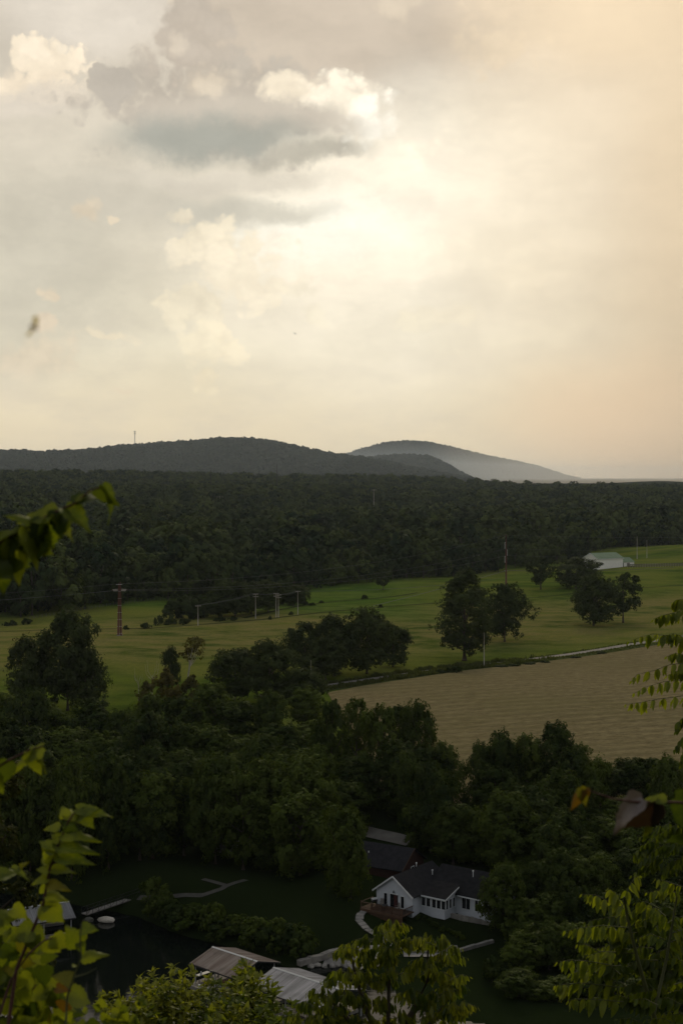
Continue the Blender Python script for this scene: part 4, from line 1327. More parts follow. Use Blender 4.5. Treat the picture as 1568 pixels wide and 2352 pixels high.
def dim_house():
    p = hit(535, 1985, 225)
    o = empty('cottage', (p.x, p.y + 8, p.z), 0.25, 'dim cottage with a pale porch edge among the trees above the forked path', 'house')
    gable_box(MB(), -5, 5, 0, 7, -0.8, 2.5, 4.6, 'x').build('wall', M['grey_deck'], o)
    prism_roof(MB(), -5, 5, 0, 7, 2.5, 4.6, 0.6, axis='x').build('roof', M['shingle'], o)
    MB().box((2.0, -1.2, 2.35), (5.0, 2.2, 0.14)).build('porch_roof', M['tin_roof'], o)
    for x in (-0.2, 2.0, 4.3):
        MB().box((x, -2.1, 0.9), (0.14, 0.14, 2.8)).build('porch_post', M['trim'], o)
    MB().box((2.0, -0.05, 1.0), (0.9, 0.08, 2.0)).build('door', M['door'], o)
    for x in (-3.4, 0.2, 3.8):
        window(o, (x, -0.04, 1.3), 0.9, 1.0)
dim_house()

def barn():
    p = hit(1407, 1306, 500)
    o = empty('barn', (p.x - 2, p.y + 2, p.z), radians(33), 'white metal barn with a green gable roof at the top of the pasture', 'barn')
    gable_box(MB(), -9.5, 11.5, 0, 13, -1.5, 6.2, 9.2, 'x').build('wall', M['barn_white'], o)
    rb = MB()
    for i in range(21):
        rb.box((-9.2 + i, -0.02, 2.7), (0.08, 0.05, 6.9))
    rb.build('siding_rib', M['barn_white'], o, 'stuff')
    prism_roof(MB(), -9.5, 11.5, 0, 13, 6.2, 9.2, 0.5, 0.2, 'x').build('roof', M['green_roof'], o)
    MB().bar((-10.05, -0.5, 5.95), (-10.05, 6.5, 9.25), 0.08, 0.4).build('fascia', M['trim'], o)
    MB().bar((-10.05, 13.5, 5.95), (-10.05, 6.5, 9.25), 0.08, 0.4).build('fascia', M['trim'], o)
    MB().bar((-10, -0.54, 5.92), (12, -0.54, 5.92), 0.08, 0.3).build('gutter', M['trim'], o)
    MB().box((-9.56, 6.5, 2.4), (0.12, 5.0, 4.8)).build('barn_door', M['dark'], o)
    l = empty('shed', (0, 0, 0), 0)
    l.parent = o
    gable_box(MB(), 11.6, 22, 1, 10, -1.5, 3.4, 5.8, 'x').build('shed_wall', M['barn_white'], l)
    prism_roof(MB(), 11.6, 22, 1, 10, 3.4, 5.8, 0.4, 0.18, 'x').build('shed_roof', M['green_roof'], l)
    MB().box((12.6, 0.95, 1.3), (1.0, 0.1, 3.4)).build('shed_door', M['dark'], l)
    MB().box((17.0, 0.95, 1.6), (2.4, 0.1, 2.4)).build('shed_opening', M['grey_deck'], l)
    return p
BP = barn()

def corral():
    pts = [hit(a, b, 600) for a, b in ((1440, 1303), (1475, 1303), (1510, 1302), (1545, 1301), (1580, 1300))]
    o = empty('corral_fence', pts[0], 0, 'long grey board fence of the cattle pen right of the barn', 'fence')
    base = Vector(pts[0])
    for i in range(len(pts) - 1):
        for k in range(6):
            q = pts[i].lerp(pts[i + 1], k / 6) - base
            q.z = Hs(q.x + base.x, q.y + base.y) - base.z
            MB().box((q.x, q.y, q.z + 0.9), (0.22, 0.22, 2.3)).build('post', M['pole'], o)
        for z in (0.45, 0.95, 1.45, 1.85):
            a, b = pts[i] - base, pts[i + 1] - base
            MB().bar((a.x, a.y - 0.14, a.z + z), (b.x, b.y - 0.14, b.z + z), 0.06, 0.30).build('rail', M['old_board'], o)
    return o
corral()
for j, (a, b, lab) in enumerate((((640, 1350), (1000, 1322), 'sagging wire fence with thin posts along the far side of the upper meadow'), ((60, 1424), (420, 1374), 'thin post and wire fence in front of the wood at the left meadow edge'))):
    pa, pb = hit(a[0], a[1], 400), hit(b[0], b[1], 400)
    o = empty('wire_fence', pa, 0, lab, 'fence')
    n = 44
    prev = None
    for k in range(n + 1):
        q = pa.lerp(pb, k / n)
        q.z = Hs(q.x, q.y)
        q -= pa
        MB().box((q.x, q.y, q.z + 0.6), (0.12, 0.12, 1.4)).build('post', M['old_board'], o)
    w = MB()
    for z in (0.4, 0.8, 1.2):
        for k in range(n):
            q, q2 = pa.lerp(pb, k / n), pa.lerp(pb, (k + 1) / n)
            w.bar((q.x - pa.x, q.y - pa.y, Hs(q.x, q.y) - pa.z + z), (q2.x - pa.x, q2.y - pa.y, Hs(q2.x, q2.y) - pa.z + z), 0.03)
    w.build('wire', M['wire'], o)

for px, py, Y, w_, rz, roof, lab in ((86, 1106, 2150, 12, 0.2, 'white', 'tiny white house on the ridge at the left edge, below the long hill'), (143, 1098, 2600, 6, 0.5, 'white', 'tall narrow white building above the ridge, left'),
        (180, 1100, 2600, 26, -0.1, 'grey_roof', 'long low building with a grey roof on the ridge below the notch in the hill'), (311, 1104, 2500, 8, 0.3, 'white', 'small pale house on the ridge below the radio tower')):
    x = (px - CX) / F * Y
    z = CAMZ - (py - HY) / F * Y - 3
    o = empty('ridge_house', (x, Y, z), rz, lab, 'house')
    hh = 12 if w_ == 6 else 5
    gable_box(MB(), -w_ / 2, w_ / 2, 0, 8, -25, hh - 1, hh + 2, 'x').build('wall', M['white'], o)
    prism_roof(MB(), -w_ / 2, w_ / 2, 0, 8, hh - 1, hh + 2, 0.4, 0.2, 'x').build('roof', M['tin_roof' if roof == 'white' else roof], o)
    for k in range(int(w_ // 3)):
        window(o, (-w_ / 2 + 1.5 + k * 3, -0.05, hh - 3), 1.0, 1.2)

# ------------------------------------------------------------------ boat docks
def ribbed_roof(par, L, Wd, ze, zr, mat, pitch=0.30, name='roof'):
    """low gable of ribbed sheets, ridge along x, ribs are real"""
    for s in (-1, 1):
        n = int(L / pitch)
        v_, f_ = [], []
        for i in range(n + 1):
            for k, dz in ((0.0, 0.0), (0.55, 0.0), (0.68, 0.045), (0.88, 0.045)):
                x = -L / 2 + (i + k) * pitch
                if x > L / 2:
                    x = L / 2
                b = len(v_)
                v_ += [(x, s * Wd / 2, ze + dz), (x, 0, zr + dz)]
                if b:
                    f_.append((b - 2, b, b + 1, b - 1) if s < 0 else (b - 1, b + 1, b, b - 2))
        MB().add(v_, f_).build(name, M[mat], par)
    MB().add([(-L / 2, -0.22, zr - 0.01), (L / 2, -0.22, zr - 0.01), (L / 2, 0, zr + 0.09), (-L / 2, 0, zr + 0.09), (L / 2, 0.22, zr - 0.01), (-L / 2, 0.22, zr - 0.01)],
             [(0, 1, 2, 3), (3, 2, 4, 5)]).build('ridge_cap', M['steel'], par)
    for s in (-1, 1):
        MB().bar((-L / 2, s * Wd / 2, ze - 0.12), (L / 2, s * Wd / 2, ze - 0.12), 0.08, 0.16).build('beam', M['dark'], par)
        for t in (-1, 1):
            MB().bar((t * L / 2, s * Wd / 2, ze - 0.1), (t * L / 2, 0, zr - 0.1), 0.08, 0.14).build('rafter', M['dark'], par)

def boat_dock(c, ang, L, Wd, ze, zr, mat, label, deckpos):
    o = empty('boat_dock', (c[0], c[1], 0), ang, label, 'boat dock')
    ribbed_roof(o, L, Wd, ze, zr, mat)
    for x in (-L / 2 + 0.6, 0, L / 2 - 0.6):
        for y in (-Wd / 2 + 0.6, Wd / 2 - 0.6):
            MB().tube([(x, y, -1.5), (x, y, ze)], 0.08, 0.08, 8).build('post', M['steel'], o)
    for cx_, cy_, lx, ly in deckpos:
        d = MB().box((cx_, cy_, 0.30), (lx, ly, 0.4)).build('float', M['concrete'], o)
        n = max(2, int(max(lx, ly) / 0.5))
        for i in range(n):
            if lx >= ly:
                MB().box((cx_ - lx / 2 + (i + 0.5) * lx / n, cy_, 0.53), (lx / n * 0.93, ly, 0.05)).build('deck_board', M['grey_deck'], d)
            else:
                MB().box((cx_, cy_ - ly / 2 + (i + 0.5) * ly / n, 0.53), (lx, ly / n * 0.93, 0.05)).build('deck_board', M['grey_deck'], d)
    return o
A1 = math.atan2(-0.67, 0.74)
boat_dock((-14.6, 195.2), A1, 9.0, 8.6, 3.3, 4.5, 'rust_roof', 'floating boat dock with a rusty brown ribbed roof', ((-3.3, -0.4, 2.4, 8.8), (0.8, 3.2, 7.0, 1.8), (1.6, -3.8, 6.4, 1.6)))
boat_dock((-4.4, 185.4), A1, 12.5, 9.4, 3.3, 4.6, 'tin_roof', 'floating boat dock with a pale weathered tin roof beside the rusty one', ((-5.6, 0, 1.6, 9.4), (0, 3.9, 9.4, 1.6), (0, -3.9, 9.4, 1.6)))
A2 = math.atan2(0.44, 0.9)
boat_dock((-46.3, 217.6), A2, 9.5, 8.0, 3.0, 4.4, 'grey_roof', 'boat dock with a plain grey ribbed roof behind the leafy shoot at the left', ((-3.9, 0, 1.6, 8.0), (0.8, 3.2, 7.6, 1.4), (0.8, -3.2, 7.6, 1.4)))
M1 = Matrix.Translation((-14.6, 195.2, 0.56)) @ Matrix.Rotation(A1, 4, 'Z')
o = empty('workbench', M1 @ Vector((-4.0, -2.0, 0)), A1 + 1.57, 'narrow workbench with clutter on the rusty roofed dock', 'bench')
MB().box((0, 0, 0.88), (2.6, 0.7, 0.06)).build('bench_top', M['steel'], o)
for sx in (-1, 1):
    for sy in (-1, 1):
        MB().box((sx * 1.2, sy * 0.28, 0.43), (0.08, 0.08, 0.86)).build('leg', M['dark'], o)
o2 = MB().tube([(0, 0, 0), (0, 0, 0.3), (0, 0, 0.36)], 0.14, 0.09, 8).build('bucket', M['white'])
o2.location = M1 @ Vector((-4.0, -2.6, 0.91))
tag(o2, 'pale bucket standing on the dock workbench', 'bucket')
for k, (x, y, rz, lab) in enumerate(((-2.6, -2.4, 0.4, 'metal chair beside the dock workbench'), (-2.6, -1.0, -0.3, 'metal chair in the middle of the rusty roofed dock'))):
    o = empty('dock_chair', M1 @ Vector((x, y, 0)), A1 + rz, lab, 'chair', 'chairs on the dock')
    MB().box((0, 0, 0.44), (0.5, 0.5, 0.05)).build('seat', M['grey_deck'], o)
    MB().box((0, 0.25, 0.75), (0.48, 0.04, 0.6)).build('backrest', M['grey_deck'], o)
    for sx in (-1, 1):
        for sy in (-1, 1):
            MB().box((sx * 0.22, sy * 0.22, 0.22), (0.04, 0.04, 0.44)).build('leg', M['steel'], o)
for k, (x, y) in enumerate(((0.4, 2.2), (-1.2, 2.25))):
    o = MB().tube([(0, 0, -0.35), (0, 0, -0.2), (0, 0, 0.25), (0, 0, 0.35)], 0.16, 0.16, 10).build('dock_fender', M['trim'])
    o.location = M1 @ Vector((x - 0.9, -4.65 + 0.02 * k, 0.1))
    tag(o, ('white fender hanging off the river edge of the rusty roofed dock, nearer the middle', 'white fender hanging off the river edge of the rusty roofed dock, nearer the corner')[k], 'fender')
# moored pontoon boat under the rusty roof
o = empty('pontoon_boat', M1 @ Vector((1.2, -0.6, -0.3)), A1, 'brown decked pontoon boat moored under the rusty roof', 'boat')
for sy in (-1, 1):
    MB().tube([(-3.0, sy * 0.85, -0.1), (2.4, sy * 0.85, -0.1), (3.1, sy * 0.85, 0.15)], 0.32, 0.2, 10).build('pontoon', M['steel'], o, smooth=True)
M['boat_deck'] = mat_plain('reddish boat carpet', (0.20, 0.10, 0.07), 0.95, 0.25)
MB().box((0, 0, 0.32), (5.6, 2.4, 0.12)).build('boat_floor', M['boat_deck'], o)
for sy in (-1, 1):
    MB().box((0, sy * 1.18, 0.72), (5.2, 0.06, 0.6)).build('side_panel', M['boat_deck'], o)
MB().box((-0.6, -0.7, 0.8), (0.7, 0.6, 0.9)).build('console', M['dark'], o)
MB().box((2.0, 0.0, 0.6), (0.6, 2.0, 0.45)).build('bench_seat', M['grey_deck'], o)

# gangway to the left dock
GA, GB = Vector((-40.6, 224.6, 0.9)), Vector((-32.6, 233.4, 1.4))
o = empty('gangway', GA, 0, 'narrow railed gangway from the left dock up to the river bank', 'gangway')
D_ = GB - GA
MB().bar((0, 0, 0), D_, 1.3, 0.12).build('walkway', M['grey_deck'], o)
sd_ = Vector((D_.y, -D_.x, 0)).normalized() * 0.66
for s in (-1, 1):
    rl = MB()
    rl.bar(sd_ * s + Vector((0, 0, 0.95)), D_ + sd_ * s + Vector((0, 0, 0.95)), 0.06)
    for k in range(10):
        q, q2 = D_ * (k / 10), D_ * ((k + 1) / 10)
        rl.bar(q + sd_ * s, q + sd_ * s + Vector((0, 0, 0.95)), 0.06)
        rl.bar(q + sd_ * s + Vector((0, 0, 0.95 if k % 2 else 0)), q2 + sd_ * s + Vector((0, 0, 0 if k % 2 else 0.95)), 0.04)
    rl.build('railing', M['dark'], o)

M['dim_stone'] = mat_plain('dull stone', (0.09, 0.09, 0.075), 0.9, 0.35, 1.5, bump=0.6)  # darker tone than the other stone
def rock(name, loc, d, seed, mat, label, cat='rock', group=None):
    g_ = np.random.default_rng(seed)
    bm = bmesh.new()
    bmesh.ops.create_icosphere(bm, subdivisions=2, radius=1.0)
    k = g_.normal(size=(5, 3))
    for v in bm.verts:
        c = np.array(v.co)
        s = 1 + 0.16 * math.sin(3 * c @ k[0]) + 0.12 * math.sin(4 * c @ k[1] + 1)
        v.co = Vector((c[0] * d[0], c[1] * d[1], max(c[2], -0.5) * d[2])) * s
    me = bpy.data.meshes.new(name)
    bm.to_mesh(me)
    bm.free()
    o = obj(name, me, None, M[mat], loc=loc)
    return tag(o, label, cat, group)
pb = hit(247, 2104, 150)
rock('boulder', (-36.8, 223.4, 0.35), (1.35, 0.7, 0.62), 5, 'boulder', 'bright white boulder at the waterline below the gangway')
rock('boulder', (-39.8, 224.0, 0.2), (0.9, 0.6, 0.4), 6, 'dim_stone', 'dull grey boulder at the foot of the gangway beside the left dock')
for k in range(7):
    rock('boulder', (-4.2 + 0.9 * k + random.uniform(-.3, .3), 203.2 + random.uniform(-.5, .8), 0.15), (random.uniform(.4, .8), random.uniform(.4, .7), random.uniform(.3, .5)), 30 + k, 'stone',
         'grey rock among others at the waterline below the boat ramp', 'rock', 'rocks below the boat ramp')

# ------------------------------------------------------------------ paths, walls, ramp
lp = np.array([hxy(a, b) for a, b in ((318, 2064), (390, 2062), (464, 2059), (510, 2043), (566, 2023))])
M['dim_path'] = mat_plain('dark concrete', (0.06, 0.057, 0.05), 0.95, 0.4, 1.2)  # much darker tone than the other concrete
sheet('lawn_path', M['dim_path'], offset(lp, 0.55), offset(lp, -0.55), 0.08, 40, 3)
lp = np.array([hxy(a, b) for a, b in ((466, 2022), (490, 2028), (519, 2036))])
sheet('lawn_path', M['dim_path'], offset(lp, 0.5), offset(lp, -0.5), 0.12, 16, 3)
sp_ = [hxy(a, b) for a, b in ((843, 2088), (826, 2104), (825, 2120), (843, 2137), (862, 2149), (888, 2169), (920, 2187))]
sp_ = np.array(sp_)
t_ = np.r_[0, np.cumsum(np.linalg.norm(np.diff(sp_, axis=0), axis=1))]
gp = empty('garden_path', (0, 0, 0))
gp['kind'] = 'structure'
nsl = 15
for k in range(nsl):
    u_ = (k + 0.5) / nsl * t_[-1]
    q = np.array([np.interp(u_, t_, sp_[:, i]) for i in (0, 1)])
    q2 = np.array([np.interp(min(u_ + 0.3, t_[-1]), t_, sp_[:, i]) for i in (0, 1)])
    a = math.atan2(q2[1] - q[1], q2[0] - q[0])
    sl = t_[-1] / nsl
    slope = math.atan2(Hs(*(q + (q2 - q) * 2)) - Hs(*q), 0.6)
    R_ = Matrix.Rotation(a, 3, 'Z') @ Matrix.Rotation(-slope, 3, 'Y')
    MB().box((q[0], q[1], Hs(*q) + 0.10), (sl * 0.9, 1.15 + random.uniform(-.1, .1), 0.1), R_).build('slab', M['concrete'], gp)

def wall_along(name, pix, hgt, th, n, mat, label, piece='stone', dz=0.0):
    pl = np.array([hxy(a, b) for a, b in pix])
    t = np.r_[0, np.cumsum(np.linalg.norm(np.diff(pl, axis=0), axis=1))]
    p0 = Vector((pl[0][0], pl[0][1], Hs(*pl[0])))
    o = empty(name, p0, 0, label, 'wall')
    for k in range(n):
        a = np.array([np.interp(t[-1] * k / n, t, pl[:, i]) for i in (0, 1)])
        b = np.array([np.interp(t[-1] * (k + 0.97) / n, t, pl[:, i]) for i in (0, 1)])
        hh = hgt * random.uniform(0.9, 1.1)
        za_, zb_ = Hs(*a), Hs(*b)
        MB().bar(Vector((a[0], a[1], za_ + hh / 2 - 0.15 + dz)) - p0, Vector((b[0], b[1], zb_ + hh / 2 - 0.15 + dz)) - p0, th, hh).build(piece, M[mat], o)
wall_along('sea_wall', ((686, 2222), (735, 2207), (768, 2196), (800, 2195)), 0.8, 0.9, 14, 'stone', 'pale stone sea wall between the docks and the boat ramp', dz=0.2)
wall_along('sea_wall', ((930, 2192), (990, 2192), (1050, 2187), (1100, 2177), (1132, 2166)), 0.45, 0.6, 18, 'concrete', 'low curved concrete wall at the bottom of the lawn, right of the ramp', 'block', dz=0.1)
wall_along('garden_wall', ((965, 2094), (1010, 2102), (1060, 2114), (1125, 2128)), 0.8, 0.45, 26, 'stone', 'dark terraced stone wall below the sunroom')
wall_along('garden_wall', ((985, 2083), (1040, 2092), (1110, 2106)), 0.6, 0.4, 20, 'stone', 'upper terrace of stones close under the sunroom windows')
rp_ = [hxy(a, b) for a, b in ((752, 2212), (800, 2204), (860, 2200))]
sheet('boat_ramp', M['concrete'], [(-1.5, 207.5), (2.5, 208.5), (6, 209.0)], [(-3.6, 201.2), (1.0, 200.8), (5.5, 202.0)], 0.14, 20, 8)
sheet('landing', M['concrete'], [(9.0, 209.5), (13, 209.3), (17, 209.2)], [(9.0, 205.8), (13, 205.8), (17, 206.2)], 0.2, 20, 6)
for k in range(10):
    q = hw(8.2 + k * 0.95, 0.6 + random.uniform(-.4, .4), 0)
    tree('garden_shrub', 'shrub', (q.x, q.y, Hs(q.x, q.y) - 0.05), random.uniform(0.6, 1.0), random.uniform(0.8, 1.3), 'small rounded shrub in the terraced bed under the sunroom', 'shrub', 'shrubs in the terraced bed')
# ------------------------------------------------------------------ leaves close to the camera
M['near_leaf'] = mat_leaf('backlit young leaves', (0.085, 0.125, 0.009), (0.23, 0.26, 0.018), (0.25, 0.25, 0.02), trans=0.5, gloss=0.02, nscale=9.0)  # wide tone range puts light and shade of turned leaflets into the colour
M['near_leaf_dark'] = mat_leaf('leaves with painted shade', (0.035, 0.060, 0.008), (0.10, 0.13, 0.013), (0.10, 0.12, 0.013), trans=0.45, gloss=0.02, nscale=9.0)  # darker copy of the near leaves, shade put into its colour
M['sprig'] = mat_leaf('sunlit bush foliage', (0.095, 0.125, 0.012), (0.19, 0.21, 0.02), (0.24, 0.23, 0.03), trans=0.52, gloss=0.02, nscale=2.5)
M['cedar'] = mat_leaf('cedar foliage', (0.035, 0.045, 0.012), (0.05, 0.055, 0.014), (0.075, 0.07, 0.016), trans=0.25, gloss=0.01, nscale=2.5)
M['dry_yellow'] = mat_leaf('yellowed leaf', (0.11, 0.115, 0.011), (0.13, 0.12, 0.011), trans=0.5, gloss=0.02, nscale=20.0)
M['dry_orange'] = mat_leaf('orange leaf', (0.105, 0.058, 0.009), (0.12, 0.066, 0.009), trans=0.5, gloss=0.02, nscale=20.0)
M['dead_leaf'] = mat_leaf('dead curled leaf', (0.055, 0.030, 0.024), (0.070, 0.042, 0.034), (0.05, 0.016, 0.013), trans=0.15, gloss=0.07, nscale=14.0, rough=0.4)
M['dead_sheen'] = mat_leaf('dead leaf with painted sheen', (0.13, 0.105, 0.10), (0.16, 0.125, 0.115), (0.07, 0.03, 0.025), trans=0.15, gloss=0.08, nscale=14.0, rough=0.4)  # pale sheen of the dead leaf put into its base colour
M['twig'] = mat_plain('reddish twig', (0.07, 0.03, 0.02), 0.8, 0.3, 20.0)
M['green_twig'] = mat_plain('green stalk', (0.06, 0.065, 0.018), 0.7, 0.2, 20.0)

def leaf_arrays(seed, kind_):
    """unit leaf along +y, upper face +z; three columns of vertices per row for a leaflet, five for a broad leaf"""
    g_ = random.Random(seed)
    V_, F_ = [], []
    if kind_ == 'leaflet':
        rows = [0, 0.1, 0.25, 0.42, 0.6, 0.78, 0.92, 1.0]
        wd = [0.02, 0.15, 0.22, 0.225, 0.185, 0.12, 0.05, 0.0]
        cols = [-1, 0, 1]
        fold, droop, side = g_.uniform(0.15, 0.45), g_.uniform(0.05, 0.3), g_.uniform(-0.12, 0.12)
    elif kind_ == 'narrow':
        rows = [0, 0.12, 0.3, 0.5, 0.72, 0.9, 1.0]
        wd = [0.02, 0.10, 0.15, 0.155, 0.115, 0.05, 0.0]
        cols = [-1, 0, 1]
        fold, droop, side = g_.uniform(0.1, 0.4), g_.uniform(0.1, 0.4), g_.uniform(-0.15, 0.15)
    else:
        rows = [-0.08, 0.0, 0.08, 0.18, 0.28, 0.36, 0.46, 0.54, 0.62, 0.72, 0.80, 0.90, 1.0]
        wd = [0.22, 0.36, 0.45, 0.50, 0.47, 0.50, 0.40, 0.42, 0.31, 0.29, 0.18, 0.10, 0.0]
        wd = [w * g_.uniform(0.92, 1.08) for w in wd]
        cols = [-1, -0.55, 0, 0.55, 1]
        fold, droop, side = g_.uniform(-0.3, 0.5), g_.uniform(0.1, 0.55), g_.uniform(-0.15, 0.15)
    wave = g_.uniform(0, 6)
    for t, w in zip(rows, wd):
        for c in cols:
            x = c * w
            y = t - (0.06 if kind_ == 'broad' and abs(c) == 1 and t > 0.05 else 0.0) - (0.06 * (1 - abs(c)) if kind_ == 'broad' and t <= 0 else 0) * -1
            z = fold * abs(x) - droop * max(t, 0) ** 2 + 0.03 * math.sin(9 * t + wave + c * 2) * abs(c)
            V_.append((x + side * t * t, y, z))
    n = len(cols)
    for r in range(len(rows) - 1):
        for c in range(n - 1):
            F_.append((r * n + c, r * n + c + 1, (r + 1) * n + c + 1, (r + 1) * n + c))
    return np.array(V_), np.array(F_)
TPL = {k: [leaf_arrays(40 + i, k) for i in range(7)] for k in ('leaflet', 'narrow', 'broad')}
_lm = {}
def leaf_mesh(kind_, i, mat):
    key = (kind_, i, mat)
    if key not in _lm:
        me = np_mesh('leaf', *TPL[kind_][i], True)
        me.materials.append(M[mat])
        _lm[key] = me
    return _lm[key]

def frame(d, nrm):
    d = d.normalized()
    x = d.cross(nrm)
    if x.length < 1e-4:
        x = d.cross(Vector((1, 0.3, 0.2)))
    x.normalize()
    z = x.cross(d)
    return Matrix((x, d, z)).transposed()

class Plant:
    """a plant near the camera: leaves become parts up to a limit, the rest one mass"""
    def __init__(s, name, base, label, cat, seed, limit=280):
        s.o = empty(name, base, 0, label, cat)
        s.L = Vector(base)
        s.g = random.Random(seed)
        s.left = limit
        s.rest = {}
    def leaf(s, p, d, nrm, ln, wd=1.0, kind_='leaflet', mat='near_leaf', parent=None, name='leaf'):
        i = s.g.randrange(7)
        R_ = frame(Vector(d), Vector(nrm))
        S_ = Matrix.Diagonal((ln * wd, ln, ln))
        M3 = R_ @ S_
        q = Vector(p) - s.L
        if s.left > 0:
            s.left -= 1
            o = obj(name, leaf_mesh(kind_, i, mat), parent or s.o)
            o.matrix_basis = Matrix.Translation(q) @ M3.to_4x4()
        else:
            V_, F_ = TPL[kind_][i]
            s.rest.setdefault(mat, []).append((V_ @ np.array(M3).T + np.array(q), F_))
    def stem(s, pts, r0, r1, mat='twig', name='branch', parent=None):
        return MB().tube([Vector(p) - s.L for p in pts], r0, r1, 6).build(name, M[mat], parent or s.o, smooth=True)
    def done(s):
        for mat, lst in s.rest.items():
            off, vv, ff = 0, [], []
            for V_, F_ in lst:
                vv.append(V_)
                ff.append(F_ + off)
                off += len(V_)
            obj('foliage', np_mesh('foliage', np.concatenate(vv), np.concatenate(ff), True), s.o, M[mat], 'stuff')

def sample(pts, t):
    n = len(pts) - 1
    f = min(t, 0.9999) * n
    i = int(f)
    return pts[i].lerp(pts[i + 1], f - i)

def frond(pl, pts, n, ln, kind_='leaflet', mat='near_leaf', droop=0.9, r=0.0035, wd=1.0, stalk='green_twig', t0=0.1):
    """a compound leaf: a stalk with pairs of hanging leaflets; pts run from base to tip"""
    g_ = pl.g
    rc = pl.stem(pts, r, r * 0.35, stalk, 'frond')
    for k in range(n):
        t = t0 + (1 - t0) * k / max(1, n - 1)
        p = sample(pts, t)
        tan = (sample(pts, min(1, t + 0.05)) - sample(pts, max(0, t - 0.05))).normalized()
        side = tan.cross(Vector((0, 0, 1))).normalized()
        sz = ln * (1.0 if t < 0.65 else 1.0 - 0.62 * (t - 0.65) / 0.35) * g_.uniform(0.8, 1.12)
        for s in ((-1, 1) if k < n - 1 else (0,)):
            d = tan * (0.30 if s else 0.8) + Vector((0, 0, -droop * g_.uniform(0.75, 1.2))) + side * s * g_.uniform(0.2, 0.8) + Vector((g_.gauss(0, .16), g_.gauss(0, .16), g_.gauss(0, .1)))
            nr = side * s * 0.8 + Vector((0, -0.35, 0.5)) + Vector((g_.gauss(0, .6), g_.gauss(0, .6), g_.gauss(0, .3)))
            pl.leaf(p, d, nr, sz, wd * g_.uniform(0.85, 1.15), kind_, mat, rc, 'leaflet')

def DP(lst, Y, g_, wob=0.25):
    """pixel polyline to points at about distance Y"""
    dy = g_.uniform(-wob, wob)
    return [P(a, b, Y + dy + wob * 0.5 * i / len(lst)) for i, (a, b) in enumerate(lst)]

# --- right, upper: a bough with hanging compound leaves in front of the hay field
YR = 12.0
pl = Plant('sapling_bough', P(1640, 1760, YR), 'leafy bough with hanging compound leaves at the right edge in front of the hay field', 'branch', 1, 290)
pl.stem([P(1650, 1900, YR), P(1625, 1700, YR), P(1600, 1560, YR), P(1588, 1440, YR), P(1580, 1370, YR)], 0.03, 0.008, 'bark', 'branch')
for lst in (((1600, 1470), (1568, 1400), (1540, 1409), (1515, 1415), (1499, 1423)),
            ((1590, 1420), (1568, 1376), (1552, 1378), (1543, 1390)),
            ((1600, 1510), (1568, 1479), (1530, 1460), (1498, 1456), (1470, 1463), (1443, 1474)),
            ((1600, 1480), (1570, 1462), (1545, 1455), (1520, 1462)),
            ((1604, 1540), (1568, 1524), (1537, 1526), (1502, 1540), (1462, 1549), (1449, 1564)),
            ((1606, 1580), (1568, 1562), (1522, 1566), (1483, 1578), (1456, 1592)),
            ((1610, 1620), (1568, 1598), (1509, 1606), (1466, 1614), (1437, 1618)),
            ((1600, 1500), (1575, 1505), (1550, 1500), (1530, 1508)),
            ((1606, 1570), (1580, 1540), (1555, 1541), (1530, 1552))):
    frond(pl, DP(lst, YR, pl.g), 9, 0.112, droop=1.15, wd=1.02)
for lst in (((1612, 1650), (1580, 1640), (1560, 1655), (1550, 1680)), ((1616, 1690), (1585, 1680), (1562, 1700), (1548, 1722)), ((1618, 1700), (1590, 1700), (1570, 1730), (1560, 1760))):
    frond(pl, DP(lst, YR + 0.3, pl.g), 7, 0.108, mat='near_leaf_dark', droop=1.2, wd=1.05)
pl.done()

# --- right, lower: the sapling with long fronds
YS = 10.0
pl = Plant('sapling', P(1530, 2480, YS), 'bright green sapling with long drooping fronds filling the lower right corner', 'sapling', 2, 299)
pl.stem([P(1530, 2480, YS), P(1500, 2330, YS), P(1462, 2200, YS), P(1440, 2110, YS), P(1432, 2060, YS)], 0.022, 0.006, 'green_twig', 'stem')
pl.stem([P(1500, 2330, YS), P(1530, 2200, YS + .1), P(1550, 2080, YS + .2), P(1560, 2020, YS + .2)], 0.014, 0.005, 'green_twig', 'stem')
def z8(lst):
    return [(1191.7 + 0.24 * a, 1787.5 + 0.24 * b) for a, b in lst]
for lst, n in ((((1040, 1350), (900, 1200), (720, 1115), (600, 1110)), 8), (((1050, 1430), (800, 1410), (600, 1430), (440, 1460)), 9),
               (((900, 1800), (750, 1650), (640, 1590), (560, 1590)), 8), (((880, 1790), (650, 1750), (480, 1740), (360, 1760)), 8),
               (((950, 1950), (700, 1850), (580, 1845), (490, 1870)), 7), (((950, 2000), (600, 1960), (420, 1975), (345, 1985)), 8),
               (((1000, 2140), (750, 2120), (550, 2110), (470, 2130)), 7), (((1000, 1250), (920, 1100), (850, 1050)), 6),
               (((980, 1260), (1040, 1050), (1110, 940), (1155, 930)), 6), (((1560, 1040), (1400, 985), (1300, 960)), 6),
               (((1560, 1110), (1380, 1065), (1220, 1095)), 7), (((1350, 1250), (1200, 1180), (1110, 1190)), 5),
               (((1400, 1320), (1300, 1240), (1240, 1240)), 5)):
    frond(pl, DP(z8(lst), YS, pl.g), n, 0.116, droop=1.15, wd=0.86)
g_ = pl.g
